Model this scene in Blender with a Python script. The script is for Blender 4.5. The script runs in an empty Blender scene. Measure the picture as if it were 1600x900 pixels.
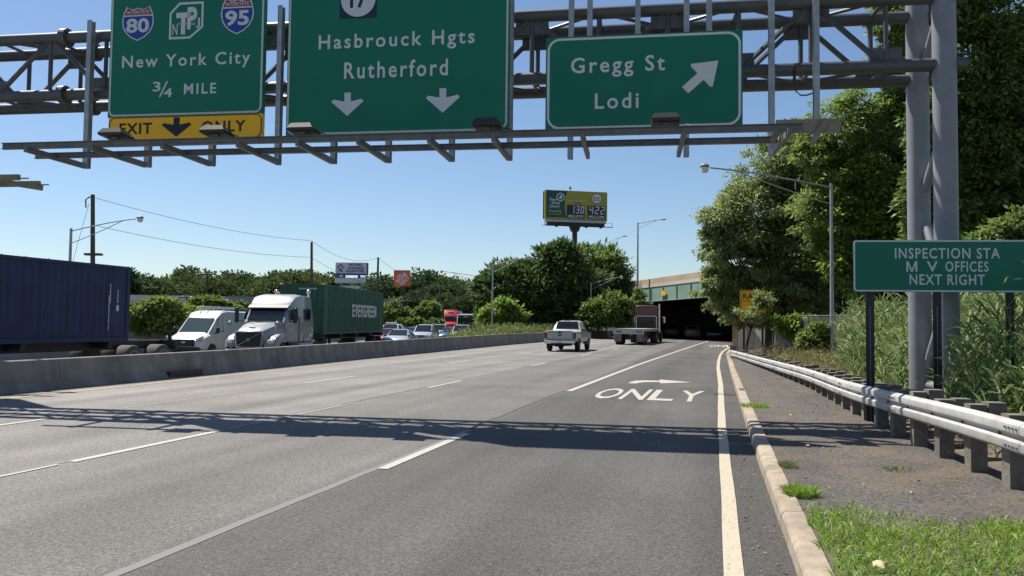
import bpy, math, random
import numpy as np
from mathutils import Vector, Matrix, Euler
rnd = random.Random(7)
scene = bpy.context.scene
col = scene.collection

# ------------------------------------------------------------------ camera, sky, sun, exposure
F, CX, CY, H = 1250.0, 800.0, 450.0, 1.70
PITCH, YAW, ROLL = math.atan(55/1250), math.atan(328/1250), .012
_cy, _sy = math.cos(YAW), math.sin(YAW)
FWD = Vector((-_sy*math.cos(PITCH), _cy*math.cos(PITCH), math.sin(PITCH)))
_r0 = Vector((_cy, _sy, 0)); _u0 = _r0.cross(FWD)
RGT = _r0*math.cos(ROLL)+_u0*math.sin(ROLL)
UPV = -_r0*math.sin(ROLL)+_u0*math.cos(ROLL)
EYE = Vector((0, 0, H))
cd = bpy.data.cameras.new('camera'); cam = bpy.data.objects.new('camera', cd); col.objects.link(cam)
M = Matrix((RGT, UPV, -FWD)).transposed().to_4x4(); M.translation = EYE
cam.matrix_world = M
cd.sensor_width = 36; cd.lens = 36*F/1600; cd.clip_start = .05; cd.clip_end = 6000
scene.camera = cam
SUN_EL, SUN_AZ = math.radians(58), math.radians(29.5)        # azimuth: degrees from -X towards +Y
SD = Vector((-math.cos(SUN_AZ)*math.cos(SUN_EL), math.sin(SUN_AZ)*math.cos(SUN_EL), math.sin(SUN_EL)))
world = bpy.data.worlds.new('World'); scene.world = world; world.use_nodes = True
wn = world.node_tree.nodes; wl = world.node_tree.links
sky = wn.new('ShaderNodeTexSky'); sky.sky_type = 'NISHITA'; sky.sun_disc = False
sky.sun_elevation = SUN_EL; sky.sun_rotation = math.atan2(SD.x, SD.y)
sky.altitude = 30; sky.air_density = 1.0; sky.dust_density = .3; sky.ozone_density = 4.2
bg = wn['Background']; bg.inputs['Strength'].default_value = .076
wl.new(sky.outputs[0], bg.inputs[0])
sl = bpy.data.lights.new('sun', 'SUN'); sl.energy = 5.0; sl.angle = math.radians(.53); sl.color = (1, .94, .84)
so = bpy.data.objects.new('sun', sl); col.objects.link(so)
so.rotation_euler = SD.to_track_quat('Z', 'Y').to_euler(); so.location = (0, 0, 60)
scene.view_settings.view_transform = 'Standard'; scene.view_settings.look = 'None'
scene.view_settings.exposure = 0.62; scene.view_settings.gamma = 1.0
scene.render.engine = 'CYCLES'
scene.cycles.use_denoising = True
scene.cycles.max_bounces = 6; scene.cycles.diffuse_bounces = 3; scene.cycles.transparent_max_bounces = 12

# pixel of the 1600x900 photograph -> world point (used to measure where things stand)
def ray(px, py): return FWD + RGT*((px-CX)/F) + UPV*((CY-py)/F)
def gp(px, py, z=0.0):
    d = ray(px, py); return EYE + d*((z-H)/d.z)
def at(px, py, dep): return EYE + ray(px, py)*dep
def foot(px, dep, z=0.0):
    p = at(px, 500, dep); return Vector((p.x, p.y, z))
def yaw_of(px): return -(math.atan((px-800)/F)-YAW)     # rotation about z that turns +Y to that vanishing point
def pxm(dep): return dep/F

# ------------------------------------------------------------------ materials
MATS = {}
def mat(name, c, rough=.6, metal=0, var=.12, scale=3.0, var2=.0, scale2=.3, bump=0, bscale=40, spec=.5, coat=0, stretch=None):
    m = bpy.data.materials.new(name); m.use_nodes = True
    nt = m.node_tree; n = nt.nodes; l = nt.links; b = n['Principled BSDF']
    b.inputs['Roughness'].default_value = rough; b.inputs['Metallic'].default_value = metal
    b.inputs['Specular IOR Level'].default_value = spec
    if coat: b.inputs['Coat Weight'].default_value = coat; b.inputs['Coat Roughness'].default_value = .06
    tc = n.new('ShaderNodeTexCoord')
    last = None
    def layer(sc, amt, prev, det=5):
        nz = n.new('ShaderNodeTexNoise'); nz.inputs['Scale'].default_value = sc; nz.inputs['Detail'].default_value = det
        if stretch and sc != scale:
            mp = n.new('ShaderNodeMapping'); mp.inputs['Scale'].default_value = stretch; l.new(tc.outputs['Object'], mp.inputs[0]); l.new(mp.outputs[0], nz.inputs['Vector'])
        else: l.new(tc.outputs['Object'], nz.inputs['Vector'])
        mr = n.new('ShaderNodeMapRange'); mr.inputs[1].default_value = .25; mr.inputs[2].default_value = .75
        mr.inputs[3].default_value = 1-amt; mr.inputs[4].default_value = 1+amt
        l.new(nz.outputs[0], mr.inputs[0])
        mx = n.new('ShaderNodeMix'); mx.data_type = 'RGBA'; mx.blend_type = 'MULTIPLY'; mx.inputs[0].default_value = 1
        if prev is None: mx.inputs[6].default_value = (*c, 1)
        else: l.new(prev, mx.inputs[6])
        l.new(mr.outputs[0], mx.inputs[7]); return mx.outputs[2]
    if var: last = layer(scale, var, last)
    if var2: last = layer(scale2, var2, last, 3)
    if last is None: b.inputs['Base Color'].default_value = (*c, 1)
    else: l.new(last, b.inputs['Base Color'])
    if bump:
        nz = n.new('ShaderNodeTexNoise'); nz.inputs['Scale'].default_value = bscale; nz.inputs['Detail'].default_value = 4
        l.new(tc.outputs['Object'], nz.inputs['Vector'])
        bp = n.new('ShaderNodeBump'); bp.inputs['Strength'].default_value = bump; bp.inputs['Distance'].default_value = .02
        l.new(nz.outputs[0], bp.inputs['Height']); l.new(bp.outputs[0], b.inputs['Normal'])
    MATS[name] = m; return m

def leafmat(name, dark, light, trans=.3, rough=.55, dry=None):
    m = bpy.data.materials.new(name); m.use_nodes = True
    nt = m.node_tree; n = nt.nodes; l = nt.links; b = n['Principled BSDF']; out = n['Material Output']
    g = n.new('ShaderNodeNewGeometry'); r = n.new('ShaderNodeValToRGB')
    r.color_ramp.elements[0].color = (*dark, 1); r.color_ramp.elements[1].color = (*light, 1)
    if dry:
        r.color_ramp.elements[1].position = .86
        e = r.color_ramp.elements.new(.97); e.color = (*dry, 1)
    l.new(g.outputs['Random Per Island'], r.inputs[0]); l.new(r.outputs[0], b.inputs['Base Color'])
    b.inputs['Roughness'].default_value = rough; b.inputs['Specular IOR Level'].default_value = .35 if rough < .8 else .1
    t = n.new('ShaderNodeBsdfTranslucent'); l.new(r.outputs[0], t.inputs[0])
    mx = n.new('ShaderNodeMixShader'); mx.inputs[0].default_value = trans
    l.new(b.outputs[0], mx.inputs[1]); l.new(t.outputs[0], mx.inputs[2]); l.new(mx.outputs[0], out.inputs[0])
    MATS[name] = m; return m

def asphalt(name, stops, speck=.5, tint=(1, .98, .95)):
    """worn asphalt: paving strips of different age across X, wheel tracks, aggregate, stains"""
    m = bpy.data.materials.new(name); m.use_nodes = True
    nt = m.node_tree; n = nt.nodes; l = nt.links; b = n['Principled BSDF']
    b.inputs['Roughness'].default_value = .8; b.inputs['Specular IOR Level'].default_value = .35
    tc = n.new('ShaderNodeTexCoord'); sx = n.new('ShaderNodeSeparateXYZ'); l.new(tc.outputs['Object'], sx.inputs[0])
    mr = n.new('ShaderNodeMapRange'); mr.inputs[1].default_value = -20; mr.inputs[2].default_value = 5
    l.new(sx.outputs[0], mr.inputs[0])
    rp = n.new('ShaderNodeValToRGB'); e = rp.color_ramp.elements
    while len(e) > 1: e.remove(e[0])
    for i, (x, v) in enumerate(stops):
        q = e[0] if i == 0 else e.new((x+20)/25)
        q.position = (x+20)/25; q.color = (v*tint[0], v*tint[1], v*tint[2], 1)
    l.new(mr.outputs[0], rp.inputs[0])
    def mul(prev, sock, lo, hi, a, bb):
        q = n.new('ShaderNodeMapRange'); q.inputs[1].default_value = lo; q.inputs[2].default_value = hi
        q.inputs[3].default_value = a; q.inputs[4].default_value = bb; l.new(sock, q.inputs[0])
        x = n.new('ShaderNodeMix'); x.data_type = 'RGBA'; x.blend_type = 'MULTIPLY'; x.inputs[0].default_value = 1
        l.new(prev, x.inputs[6]); l.new(q.outputs[0], x.inputs[7]); return x.outputs[2]
    mp = n.new('ShaderNodeMapping'); mp.inputs['Scale'].default_value = (1.1, .035, 1); l.new(tc.outputs['Object'], mp.inputs[0])
    n1 = n.new('ShaderNodeTexNoise'); n1.inputs['Scale'].default_value = 1.0; n1.inputs['Detail'].default_value = 4; l.new(mp.outputs[0], n1.inputs['Vector'])
    c = mul(rp.outputs[0], n1.outputs[0], .3, .7, .80, 1.18)
    if name == 'road':
        wv = n.new('ShaderNodeMath'); wv.operation = 'ADD'; wv.inputs[1].default_value = 1.86; l.new(sx.outputs[0], wv.inputs[0])
        pp = n.new('ShaderNodeMath'); pp.operation = 'PINGPONG'; pp.inputs[1].default_value = 1.81; l.new(wv.outputs[0], pp.inputs[0])
        ad = n.new('ShaderNodeMath'); ad.operation = 'MULTIPLY_ADD'; ad.inputs[1].default_value = .5; l.new(n1.outputs[0], ad.inputs[0]); l.new(pp.outputs[0], ad.inputs[2])
        c = mul(c, ad.outputs[0], .22, .75, .80, 1.0)
    n2 = n.new('ShaderNodeTexNoise'); n2.inputs['Scale'].default_value = .4; n2.inputs['Detail'].default_value = 6; l.new(tc.outputs['Object'], n2.inputs['Vector'])
    c = mul(c, n2.outputs[0], .3, .7, .82, 1.16)
    n3 = n.new('ShaderNodeTexVoronoi'); n3.inputs['Scale'].default_value = 85; l.new(tc.outputs['Object'], n3.inputs['Vector'])
    s3 = n.new('ShaderNodeSeparateColor'); l.new(n3.outputs['Color'], s3.inputs[0])
    c = mul(c, s3.outputs[0], 0, 1, 1-speck, 1+speck)
    n4 = n.new('ShaderNodeTexNoise'); n4.inputs['Scale'].default_value = 24; n4.inputs['Detail'].default_value = 3; l.new(tc.outputs['Object'], n4.inputs['Vector'])
    c = mul(c, n4.outputs[0], .3, .7, .8, 1.2)
    if name == 'verge':
        nd = n.new('ShaderNodeTexNoise'); nd.inputs['Scale'].default_value = 1.3; nd.inputs['Detail'].default_value = 9; nd.inputs['Roughness'].default_value = .7; l.new(tc.outputs['Object'], nd.inputs['Vector'])
        qd = n.new('ShaderNodeMapRange'); qd.inputs[1].default_value = .46; qd.inputs[2].default_value = .66; l.new(nd.outputs[0], qd.inputs[0])
        xd = n.new('ShaderNodeMix'); xd.data_type = 'RGBA'; xd.inputs[7].default_value = (.135, .10, .07, 1); l.new(qd.outputs[0], xd.inputs[0]); l.new(c, xd.inputs[6]); c = mul(xd.outputs[2], n4.outputs[0], .3, .7, .75, 1.25)
    l.new(c, b.inputs['Base Color'])
    bp = n.new('ShaderNodeBump'); bp.inputs['Strength'].default_value = .5; bp.inputs['Distance'].default_value = .006
    l.new(n3.outputs['Distance'], bp.inputs['Height']); l.new(bp.outputs[0], b.inputs['Normal'])
    MATS[name] = m; return m

def paint_worn(name, c, wear=.45, under=(.14, .135, .13)):
    m = bpy.data.materials.new(name); m.use_nodes = True
    nt = m.node_tree; n = nt.nodes; l = nt.links; b = n['Principled BSDF']; b.inputs['Roughness'].default_value = .7
    tc = n.new('ShaderNodeTexCoord'); nz = n.new('ShaderNodeTexNoise'); nz.inputs['Scale'].default_value = 30; nz.inputs['Detail'].default_value = 8
    nz.inputs['Roughness'].default_value = .75; l.new(tc.outputs['Object'], nz.inputs['Vector'])
    r = n.new('ShaderNodeValToRGB'); r.color_ramp.elements[0].position = wear-.1; r.color_ramp.elements[0].color = (*under, 1)
    r.color_ramp.elements[1].position = wear; r.color_ramp.elements[1].color = (*c, 1)
    l.new(nz.outputs[0], r.inputs[0]); l.new(r.outputs[0], b.inputs['Base Color'])
    MATS[name] = m; return m

asphalt('road', [(-20, .18), (-13.9, .195), (-11, .18), (-10.9, .19), (-7.5, .17), (-7.3, .14), (-4.0, .12), (-3.72, .078), (-.3, .082), (.1, .07), (5, .07)], .48, (1, .945, .875))
asphalt('far_road', [(-20, .15), (5, .15)], .2)
asphalt('verge', [(-20, .085), (5, .085)], .55, (1, .92, .83))
mat('soil', (.13, .10, .07), .95, 0, .35, 2.0, .3, .2, .6, 12)
mat('turf_ground', (.085, .095, .045), .95, 0, .4, 1.2, .3, .05)
mat('concrete_kerb', (.30, .245, .185), .85, 0, .25, 7, .3, 1.3, .4, 60)
mat('concrete_barrier', (.20, .19, .172), .85, 0, .22, 2.2, .30, 1.0, .3, 50, stretch=(1, 2.2, .35))
mat('concrete_wall', (.24, .225, .2), .85, 0, .2, 1.2, .2, .3)
paint_worn('white_paint', (.41, .39, .35), .46)
paint_worn('yellow_white_paint', (.44, .39, .29), .45)
paint_worn('yellow_paint', (.44, .34, .17), .50, (.2, .19, .17))
paint_worn('sealant', (.15, .148, .143), .44, (.14, .13, .12))
mat('barrier_gap_shade', (.055, .05, .043), .95, 0, .35, 2.5, .3, .6, .3, 30)
mat('dark_seam', (.05, .05, .05), .8, 0, .3, 5)
mat('steel', (.095, .096, .10), .5, .3, .15, 4, .12, .6)
mat('steel_column', (.23, .235, .255), .55, .15, .12, 3, .1, .5)
mat('galv', (.36, .37, .38), .45, .45, .2, 9, .12, 1.2)
mat('galv_dull', (.17, .17, .165), .6, .3, .2, 6, .15, .8)
mat('tan_steel', (.26, .22, .16), .7, .1, .2, 5)
mat('rail_steel', (.43, .42, .40), .5, .15, .14, 5, .22, 1.0, stretch=(6, .9, 6))
mat('black_steel', (.025, .025, .028), .5, .2, .2, 5)
mat('lamp_body', (.032, .034, .037), .5, .3, .1)
mat('sign_green', (.002, .165, .098), .55, 0, .06, 1.5, .08, .3, 0, 1, .4)
mat('sign_green_small', (.003, .155, .092), .5, 0, .05, 1.5, .05, .3, 0, 1, .4)
mat('sign_white', (.62, .64, .66), .55, 0, .06, 8)
mat('sign_white_bright', (.66, .66, .66), .55, 0, .05, 8)
mat('sign_border', (.50, .56, .53), .55, 0, .05, 6)
mat('sign_yellow', (.98, .50, .008), .55, 0, .05, 2)
mat('sign_black', (.012, .012, .014), .6, 0, 0)
mat('shield_blue', (.012, .05, .32), .5, 0, .05)
mat('shield_red', (.30, .012, .03), .5, 0, .05)
mat('navy', (.01, .014, .04), .5, 0, 0)
mat('wood_post', (.165, .145, .118), .85, 0, .3, 10, .25, 1.5, .4, 30)
mat('wood_pole', (.085, .065, .05), .9, 0, .25, 6)
mat('rust', (.10, .055, .035), .9, 0, .35, 14)
mat('wire', (.05, .05, .055), .6, 0, 0)
mat('blue_container', (.011, .026, .085), .55, 0, .25, 1.6, .35, 1.0, stretch=(6, 6, .5))
mat('green_container', (.012, .085, .045), .5, 0, .2, 1.5, .35, 1.0, stretch=(6, 6, .5))
mat('white_letter', (.62, .64, .62), .6, 0, .12, 5)
mat('silver_paint', (.26, .268, .28), .42, .1, .05, 2, 0, 1, 0, 1, .5, .6)
mat('white_paint_car', (.58, .59, .60), .3, 0, .05, 2, 0, 1, 0, 1, .5, .6)
mat('pickup_paint', (.40, .40, .395), .35, 0, .06, 2, 0, 1, 0, 1, .5, .5)
mat('maroon_paint', (.075, .007, .012), .35, 0, .1, 2, 0, 1, 0, 1, .5, .5)
mat('red_paint', (.50, .015, .025), .35, 0, .08, 2, 0, 1, 0, 1, .5, .5)
mat('crimson_paint', (.28, .01, .045), .32, .1, .05, 2, 0, 1, 0, 1, .5, .6)
mat('pale_blue_paint', (.40, .46, .52), .3, .3, .04, 2, 0, 1, 0, 1, .5, .7)
mat('dark_paint', (.03, .032, .038), .3, .2, .05, 2, 0, 1, 0, 1, .5, .7)
mat('blue_paint', (.02, .06, .30), .3, .2, .05, 2, 0, 1, 0, 1, .5, .7)
mat('tan_paint', (.32, .25, .18), .35, .2, .05, 2, 0, 1, 0, 1, .5, .5)
mat('glass', (.012, .016, .018), .06, 0, 0, 1, 0, 1, 0, 1, .7)
mat('glass_green', (.035, .06, .06), .06, 0, 0, 1, 0, 1, 0, 1, .7)
mat('trim', (.018, .018, .02), .55, 0, 0)
mat('rubber', (.022, .021, .020), .85, 0, .25, 12)
mat('dusty_rubber', (.085, .078, .07), .9, 0, .25, 12)
mat('chrome', (.62, .62, .62), .18, .95, .05)
mat('rim_metal', (.38, .38, .38), .35, .8, .1)
mat('aluminium', (.40, .40, .41), .42, .7, .15, 4)
mat('deck_boards', (.34, .32, .29), .8, .1, .2, 6)
mat('tail_red', (.20, .006, .010), .3, 0, 0)
mat('amber', (.8, .22, .02), .3, 0, 0)
mat('headlamp', (.62, .64, .66), .12, .2, 0)
mat('plate', (.5, .48, .38), .5, 0, .1, 20)
mat('bridge_green', (.24, .35, .28), .6, 0, .12, .6, .1, .1)
mat('parapet_tan', (.52, .40, .26), .85, 0, .12, .8, .12, .15)
mat('parapet_pale', (.55, .52, .47), .85, 0, .1, 1)
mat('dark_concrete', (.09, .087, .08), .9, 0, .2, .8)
mat('roof_grey', (.205, .205, .225), .8, 0, .12, .4, .1, 2)
mat('white_fascia', (.72, .72, .72), .6, 0, .06, 2)
mat('shopfront', (.10, .10, .10), .5, 0, .3, .6)
mat('billboard_olive', (.33, .30, .035), .6, 0, .04)
mat('billboard_green', (.012, .075, .058), .6, 0, .05)
mat('lime', (.35, .48, .08), .6, 0, 0)
mat('screen_black', (.008, .01, .016), .4, 0, 0)
mat('orange_sign', (.62, .11, .03), .55, 0, .06)
mat('pylon_grey', (.50, .51, .54), .6, 0, .06)
mat('pylon_navy', (.012, .018, .06), .6, 0, .05)
mat('stone_tan', (.46, .32, .20), .9, 0, .35, 2.2, .25, .7, .7, 5)
mat('stone_dark', (.20, .18, .155), .9, 0, .3, 5, .2, .8, .6, 8)
mat('bark', (.075, .06, .045), .95, 0, .3, 6, 0, 1, .5, 14)
mat('paper', (.50, .44, .24), .8, 0, .12, 8)
mat('litter_orange', (.55, .18, .05), .7, 0, .2, 9)
leafmat('leaf_locust', (.11, .165, .042), (.32, .42, .11), .5)
leafmat('leaf_grey', (.13, .17, .06), (.38, .45, .18), .48)
leafmat('leaf_bright', (.10, .17, .032), (.30, .42, .085), .5)
leafmat('leaf_dark', (.060, .11, .028), (.20, .285, .07), .46)
leafmat('leaf_mid', (.075, .13, .032), (.24, .33, .08), .45)
leafmat('leaf_sumac', (.040, .080, .026), (.145, .21, .060), .32)
leafmat('leaf_far', (.055, .092, .036), (.125, .175, .062), .28, .9)
leafmat('leaf_far_olive', (.062, .088, .030), (.135, .17, .058), .28, .9)
leafmat('leaf_far_dark', (.036, .066, .028), (.09, .135, .05), .26, .9)
leafmat('leaf_creeper', (.10, .17, .035), (.30, .39, .10), .38)
leafmat('reed_leaf', (.075, .13, .035), (.25, .34, .12), .40, .5, (.42, .36, .20))
leafmat('grass_blade', (.12, .22, .018), (.30, .46, .06), .42, .5, (.45, .40, .18))
leafmat('weed_leaf', (.07, .11, .025), (.22, .28, .08), .35, .6, (.36, .31, .12))
leafmat('dry_stem', (.16, .12, .06), (.34, .27, .14), .2, .8)

# chain-link: woven wire pattern with clear holes
def chainlink(name, c=(.30, .30, .29), cell=.07, wire=.16):
    m = bpy.data.materials.new(name); m.use_nodes = True
    nt = m.node_tree; n = nt.nodes; l = nt.links; b = n['Principled BSDF']; out = n['Material Output']
    b.inputs['Base Color'].default_value = (*c, 1); b.inputs['Metallic'].default_value = .4
    tc = n.new('ShaderNodeTexCoord'); sp = n.new('ShaderNodeSeparateXYZ'); l.new(tc.outputs['Object'], sp.inputs[0])
    def mt(op, a, bb=None):
        x = n.new('ShaderNodeMath'); x.operation = op
        for i, v in enumerate((a, bb)):
            if v is None: continue
            if isinstance(v, (int, float)): x.inputs[i].default_value = v
            else: l.new(v, x.inputs[i])
        return x.outputs[0]
    u = mt('ADD', sp.outputs[1], sp.outputs[2]); v = mt('SUBTRACT', sp.outputs[1], sp.outputs[2])
    a = mt('LESS_THAN', mt('FRACT', mt('DIVIDE', u, cell)), wire); d = mt('LESS_THAN', mt('FRACT', mt('DIVIDE', v, cell)), wire)
    w = mt('MAXIMUM', a, d)
    tr = n.new('ShaderNodeBsdfTransparent'); mx = n.new('ShaderNodeMixShader')
    l.new(w, mx.inputs[0]); l.new(tr.outputs[0], mx.inputs[1]); l.new(b.outputs[0], mx.inputs[2]); l.new(mx.outputs[0], out.inputs[0])
    MATS[name] = m
chainlink('chain_link')

# ------------------------------------------------------------------ mesh helpers
class MB:
    def __init__(s): s.v = []; s.f = []; s.mi = []; s.cur = 0
    def add(s, vs, fs):
        o = len(s.v); s.v += [tuple(p) for p in vs]
        for f in fs: s.f.append([i+o for i in f]); s.mi.append(s.cur)
        return s
    def box(s, c, d, rz=0):
        x, y, z = d[0]/2, d[1]/2, d[2]/2; cs, sn = math.cos(rz), math.sin(rz)
        vs = []
        for sx, sy, sz in ((-1,-1,-1),(1,-1,-1),(1,1,-1),(-1,1,-1),(-1,-1,1),(1,-1,1),(1,1,1),(-1,1,1)):
            a, b = sx*x, sy*y
            vs.append((c[0]+a*cs-b*sn, c[1]+a*sn+b*cs, c[2]+sz*z))
        return s.add(vs, [(0,3,2,1),(4,5,6,7),(0,1,5,4),(1,2,6,5),(2,3,7,6),(3,0,4,7)])
    def bbox(s, c, d, b=.03):
        """box with all edges bevelled"""
        x, y, z = d[0]/2, d[1]/2, d[2]/2; b = min(b, x*.9, y*.9, z*.9)
        def rect(hx, hy, zz): return [(c[0]+p, c[1]+q, c[2]+zz) for p, q in ((-hx+b,-hy),(hx-b,-hy),(hx,-hy+b),(hx,hy-b),(hx-b,hy),(-hx+b,hy),(-hx,hy-b),(-hx,-hy+b))]
        rings = [rect(x-b, y-b, -z), rect(x, y, -z+b), rect(x, y, z-b), rect(x-b, y-b, z)]
        return s.loft(rings)
    def bar(s, p0, p1, w, h, up=(0,0,1)):
        p0, p1 = Vector(p0), Vector(p1); d = (p1-p0).normalized(); u = Vector(up)
        if abs(d.dot(u)) > .98: u = Vector((0,1,0))
        r = d.cross(u).normalized(); u = r.cross(d)
        vs = []
        for p in (p0, p1):
            for a, b in ((-1,-1),(1,-1),(1,1),(-1,1)): vs.append(p+r*(a*w/2)+u*(b*h/2))
        return s.add(vs, [(0,1,2,3),(7,6,5,4),(0,4,5,1),(1,5,6,2),(2,6,7,3),(3,7,4,0)])
    def tube(s, pts, r, n=8, caps=True):
        pts = [Vector(p) for p in pts]; rs = r if isinstance(r, (list, tuple)) else [r]*len(pts)
        rings = []
        for i, p in enumerate(pts):
            d = (pts[min(i+1, len(pts)-1)]-pts[max(i-1, 0)]).normalized()
            u = Vector((0,0,1)) if abs(d.z) < .9 else Vector((0,1,0))
            a = d.cross(u).normalized(); b = a.cross(d)
            rings.append([p+(a*math.cos(t)+b*math.sin(t))*rs[i] for t in [2*math.pi*k/n for k in range(n)]])
        return s.loft(rings, caps)
    def loft(s, rings, caps=True, closed=True):
        n = len(rings[0]); o = len(s.v)
        for r in rings: s.v += [tuple(p) for p in r]
        for i in range(len(rings)-1):
            for j in range(n if closed else n-1):
                k = (j+1) % n
                s.f.append([o+i*n+j, o+i*n+k, o+(i+1)*n+k, o+(i+1)*n+j]); s.mi.append(s.cur)
        if caps:
            s.f.append([o+j for j in range(n)][::-1]); s.mi.append(s.cur)
            s.f.append([o+(len(rings)-1)*n+j for j in range(n)]); s.mi.append(s.cur)
        return s
    def prism(s, poly, y0, y1, fn=None):
        """polygon in (x,z), extruded from y0 to y1"""
        fn = fn or (lambda x, y, z: (x, y, z)); n = len(poly)
        vs = [fn(x, y0, z) for x, z in poly]+[fn(x, y1, z) for x, z in poly]
        fs = [list(range(n)), list(range(n, 2*n))[::-1]]+[[i, n+i, n+(i+1) % n, (i+1) % n] for i in range(n)]
        return s.add(vs, fs)
    def sheet(s, rows):
        n = len(rows[0]); o = len(s.v)
        for r in rows: s.v += [tuple(p) for p in r]
        for i in range(len(rows)-1):
            for j in range(n-1):
                s.f.append([o+i*n+j, o+i*n+j+1, o+(i+1)*n+j+1, o+(i+1)*n+j]); s.mi.append(s.cur)
        return s
    def ellipsoid(s, c, r, nu=12, nv=8):
        rings = []
        for i in range(1, nv):
            t = math.pi*i/nv
            rings.append([(c[0]+r[0]*math.sin(t)*math.cos(a), c[1]+r[1]*math.sin(t)*math.sin(a), c[2]-r[2]*math.cos(t)) for a in [2*math.pi*k/nu for k in range(nu)]])
        return s.loft(rings)
    def build(s, name, m, parent=None, smooth=False, angle=40):
        me = bpy.data.meshes.new(name); me.from_pydata(s.v, [], s.f)
        ms = m if isinstance(m, (list, tuple)) else [m]
        for q in ms: me.materials.append(MATS[q])
        if len(ms) > 1: me.polygons.foreach_set('material_index', s.mi)
        import bmesh as _b
        bm = _b.new(); bm.from_mesh(me); _b.ops.recalc_face_normals(bm, faces=bm.faces); bm.to_mesh(me); bm.free()
        if smooth:
            me.polygons.foreach_set('use_smooth', [True]*len(me.polygons)); me.set_sharp_from_angle(angle=math.radians(angle))
        o = bpy.data.objects.new(name, me); col.objects.link(o)
        if parent: o.parent = parent
        return o

def tag(o, label, cat, group=None, kind=None):
    o['label'] = label; o['category'] = cat
    if group: o['group'] = group
    if kind: o['kind'] = kind
    return o
def thing(name, label, cat, loc=(0,0,0), rz=0, group=None):
    o = bpy.data.objects.new(name, None); col.objects.link(o); o.empty_display_size = .3
    o.location = loc; o.rotation_euler = (0, 0, rz)
    return tag(o, label, cat, group)
def structure(o, kind='structure'): o['kind'] = kind; return o
def dup(root, loc, rz, label, group=None, scale=None):
    r = root.copy(); col.objects.link(r); r.location = loc; r.rotation_euler = (0, 0, rz)
    r['label'] = label
    if group: r['group'] = group
    if scale: r.scale = scale
    for ch in list(root.children):
        c = ch.copy(); col.objects.link(c); c.parent = r
        for g in ch.children:
            d = g.copy(); col.objects.link(d); d.parent = c
    return r

def text_verts(s, offset=.012, extrude=.004, space=1.0, shear=0, res=3):
    c = bpy.data.curves.new('t', 'FONT'); c.body = s; c.size = 1; c.offset = offset; c.extrude = extrude
    c.space_character = space; c.resolution_u = res; c.shear = shear; c.align_x = 'LEFT'
    o = bpy.data.objects.new('t', c); col.objects.link(o)
    dg = bpy.context.evaluated_depsgraph_get(); me = bpy.data.meshes.new_from_object(o.evaluated_get(dg))
    v = np.array([q.co[:] for q in me.vertices]); f = [list(p.vertices) for p in me.polygons]
    bpy.data.objects.remove(o); bpy.data.curves.remove(c); bpy.data.meshes.remove(me)
    return v, f
def lettering(name, s, box, y, m, parent, space=1.0, offset=.012, thick=.006, rot=0, shear=0, fn=None):
    """word(s) fitted to box (x0,z0,x1,z1) in the x-z plane, facing -y"""
    v, f = text_verts(s, offset, .5, space, shear)
    lo, hi = v.min(0), v.max(0); x0, z0, x1, z1 = box
    X = x0+(v[:,0]-lo[0])/(hi[0]-lo[0])*(x1-x0); Z = z0+(v[:,1]-lo[1])/(hi[1]-lo[1])*(z1-z0); Y = y-(v[:,2]-lo[2])/(hi[2]-lo[2])*thick
    if rot:
        xc, zc = (x0+x1)/2, (z0+z1)/2; c, sn = math.cos(rot), math.sin(rot)
        X, Z = xc+(X-xc)*c-(Z-zc)*sn, zc+(X-xc)*sn+(Z-zc)*c
    mb = MB(); P = list(zip(X, Y, Z))
    if fn: P = [fn(*p) for p in P]
    mb.add(P, f); return mb.build(name, m, parent)
def rrect(x0, z0, x1, z1, r, n=6):
    pts = []
    for cx, cz, a in ((x1-r, z0+r, -90), (x1-r, z1-r, 0), (x0+r, z1-r, 90), (x0+r, z0+r, 180)):
        for k in range(n+1):
            t = math.radians(a+90*k/n); pts.append((cx+r*math.cos(t), cz+r*math.sin(t)))
    return pts
def ring_mesh(mb, outer, inner, y0, y1):
    n = len(outer); vs = []
    for y in (y0, y1):
        vs += [(x, y, z) for x, z in outer]+[(x, y, z) for x, z in inner]
    fs = []
    for i in range(n):
        k = (i+1) % n
        fs += [[i, k, n+k, n+i], [2*n+i, 3*n+i, 3*n+k, 2*n+k], [i, 2*n+i, 2*n+k, k], [n+i, n+k, 3*n+k, 3*n+i]]
    mb.add(vs, fs)
def border(parent, x0, z0, x1, z1, r, w, y, m='sign_border', name='border', t=.004):
    mb = MB(); ring_mesh(mb, rrect(x0, z0, x1, z1, r), rrect(x0+w, z0+w, x1-w, z1-w, max(r-w, .005)), y-t, y)
    return mb.build(name, m, parent)
def disc(mb, cx, cz, rx, rz, y0, y1, n=28): mb.prism([(cx+rx*math.cos(2*math.pi*k/n), cz+rz*math.sin(2*math.pi*k/n)) for k in range(n)], y0, y1)

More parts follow.
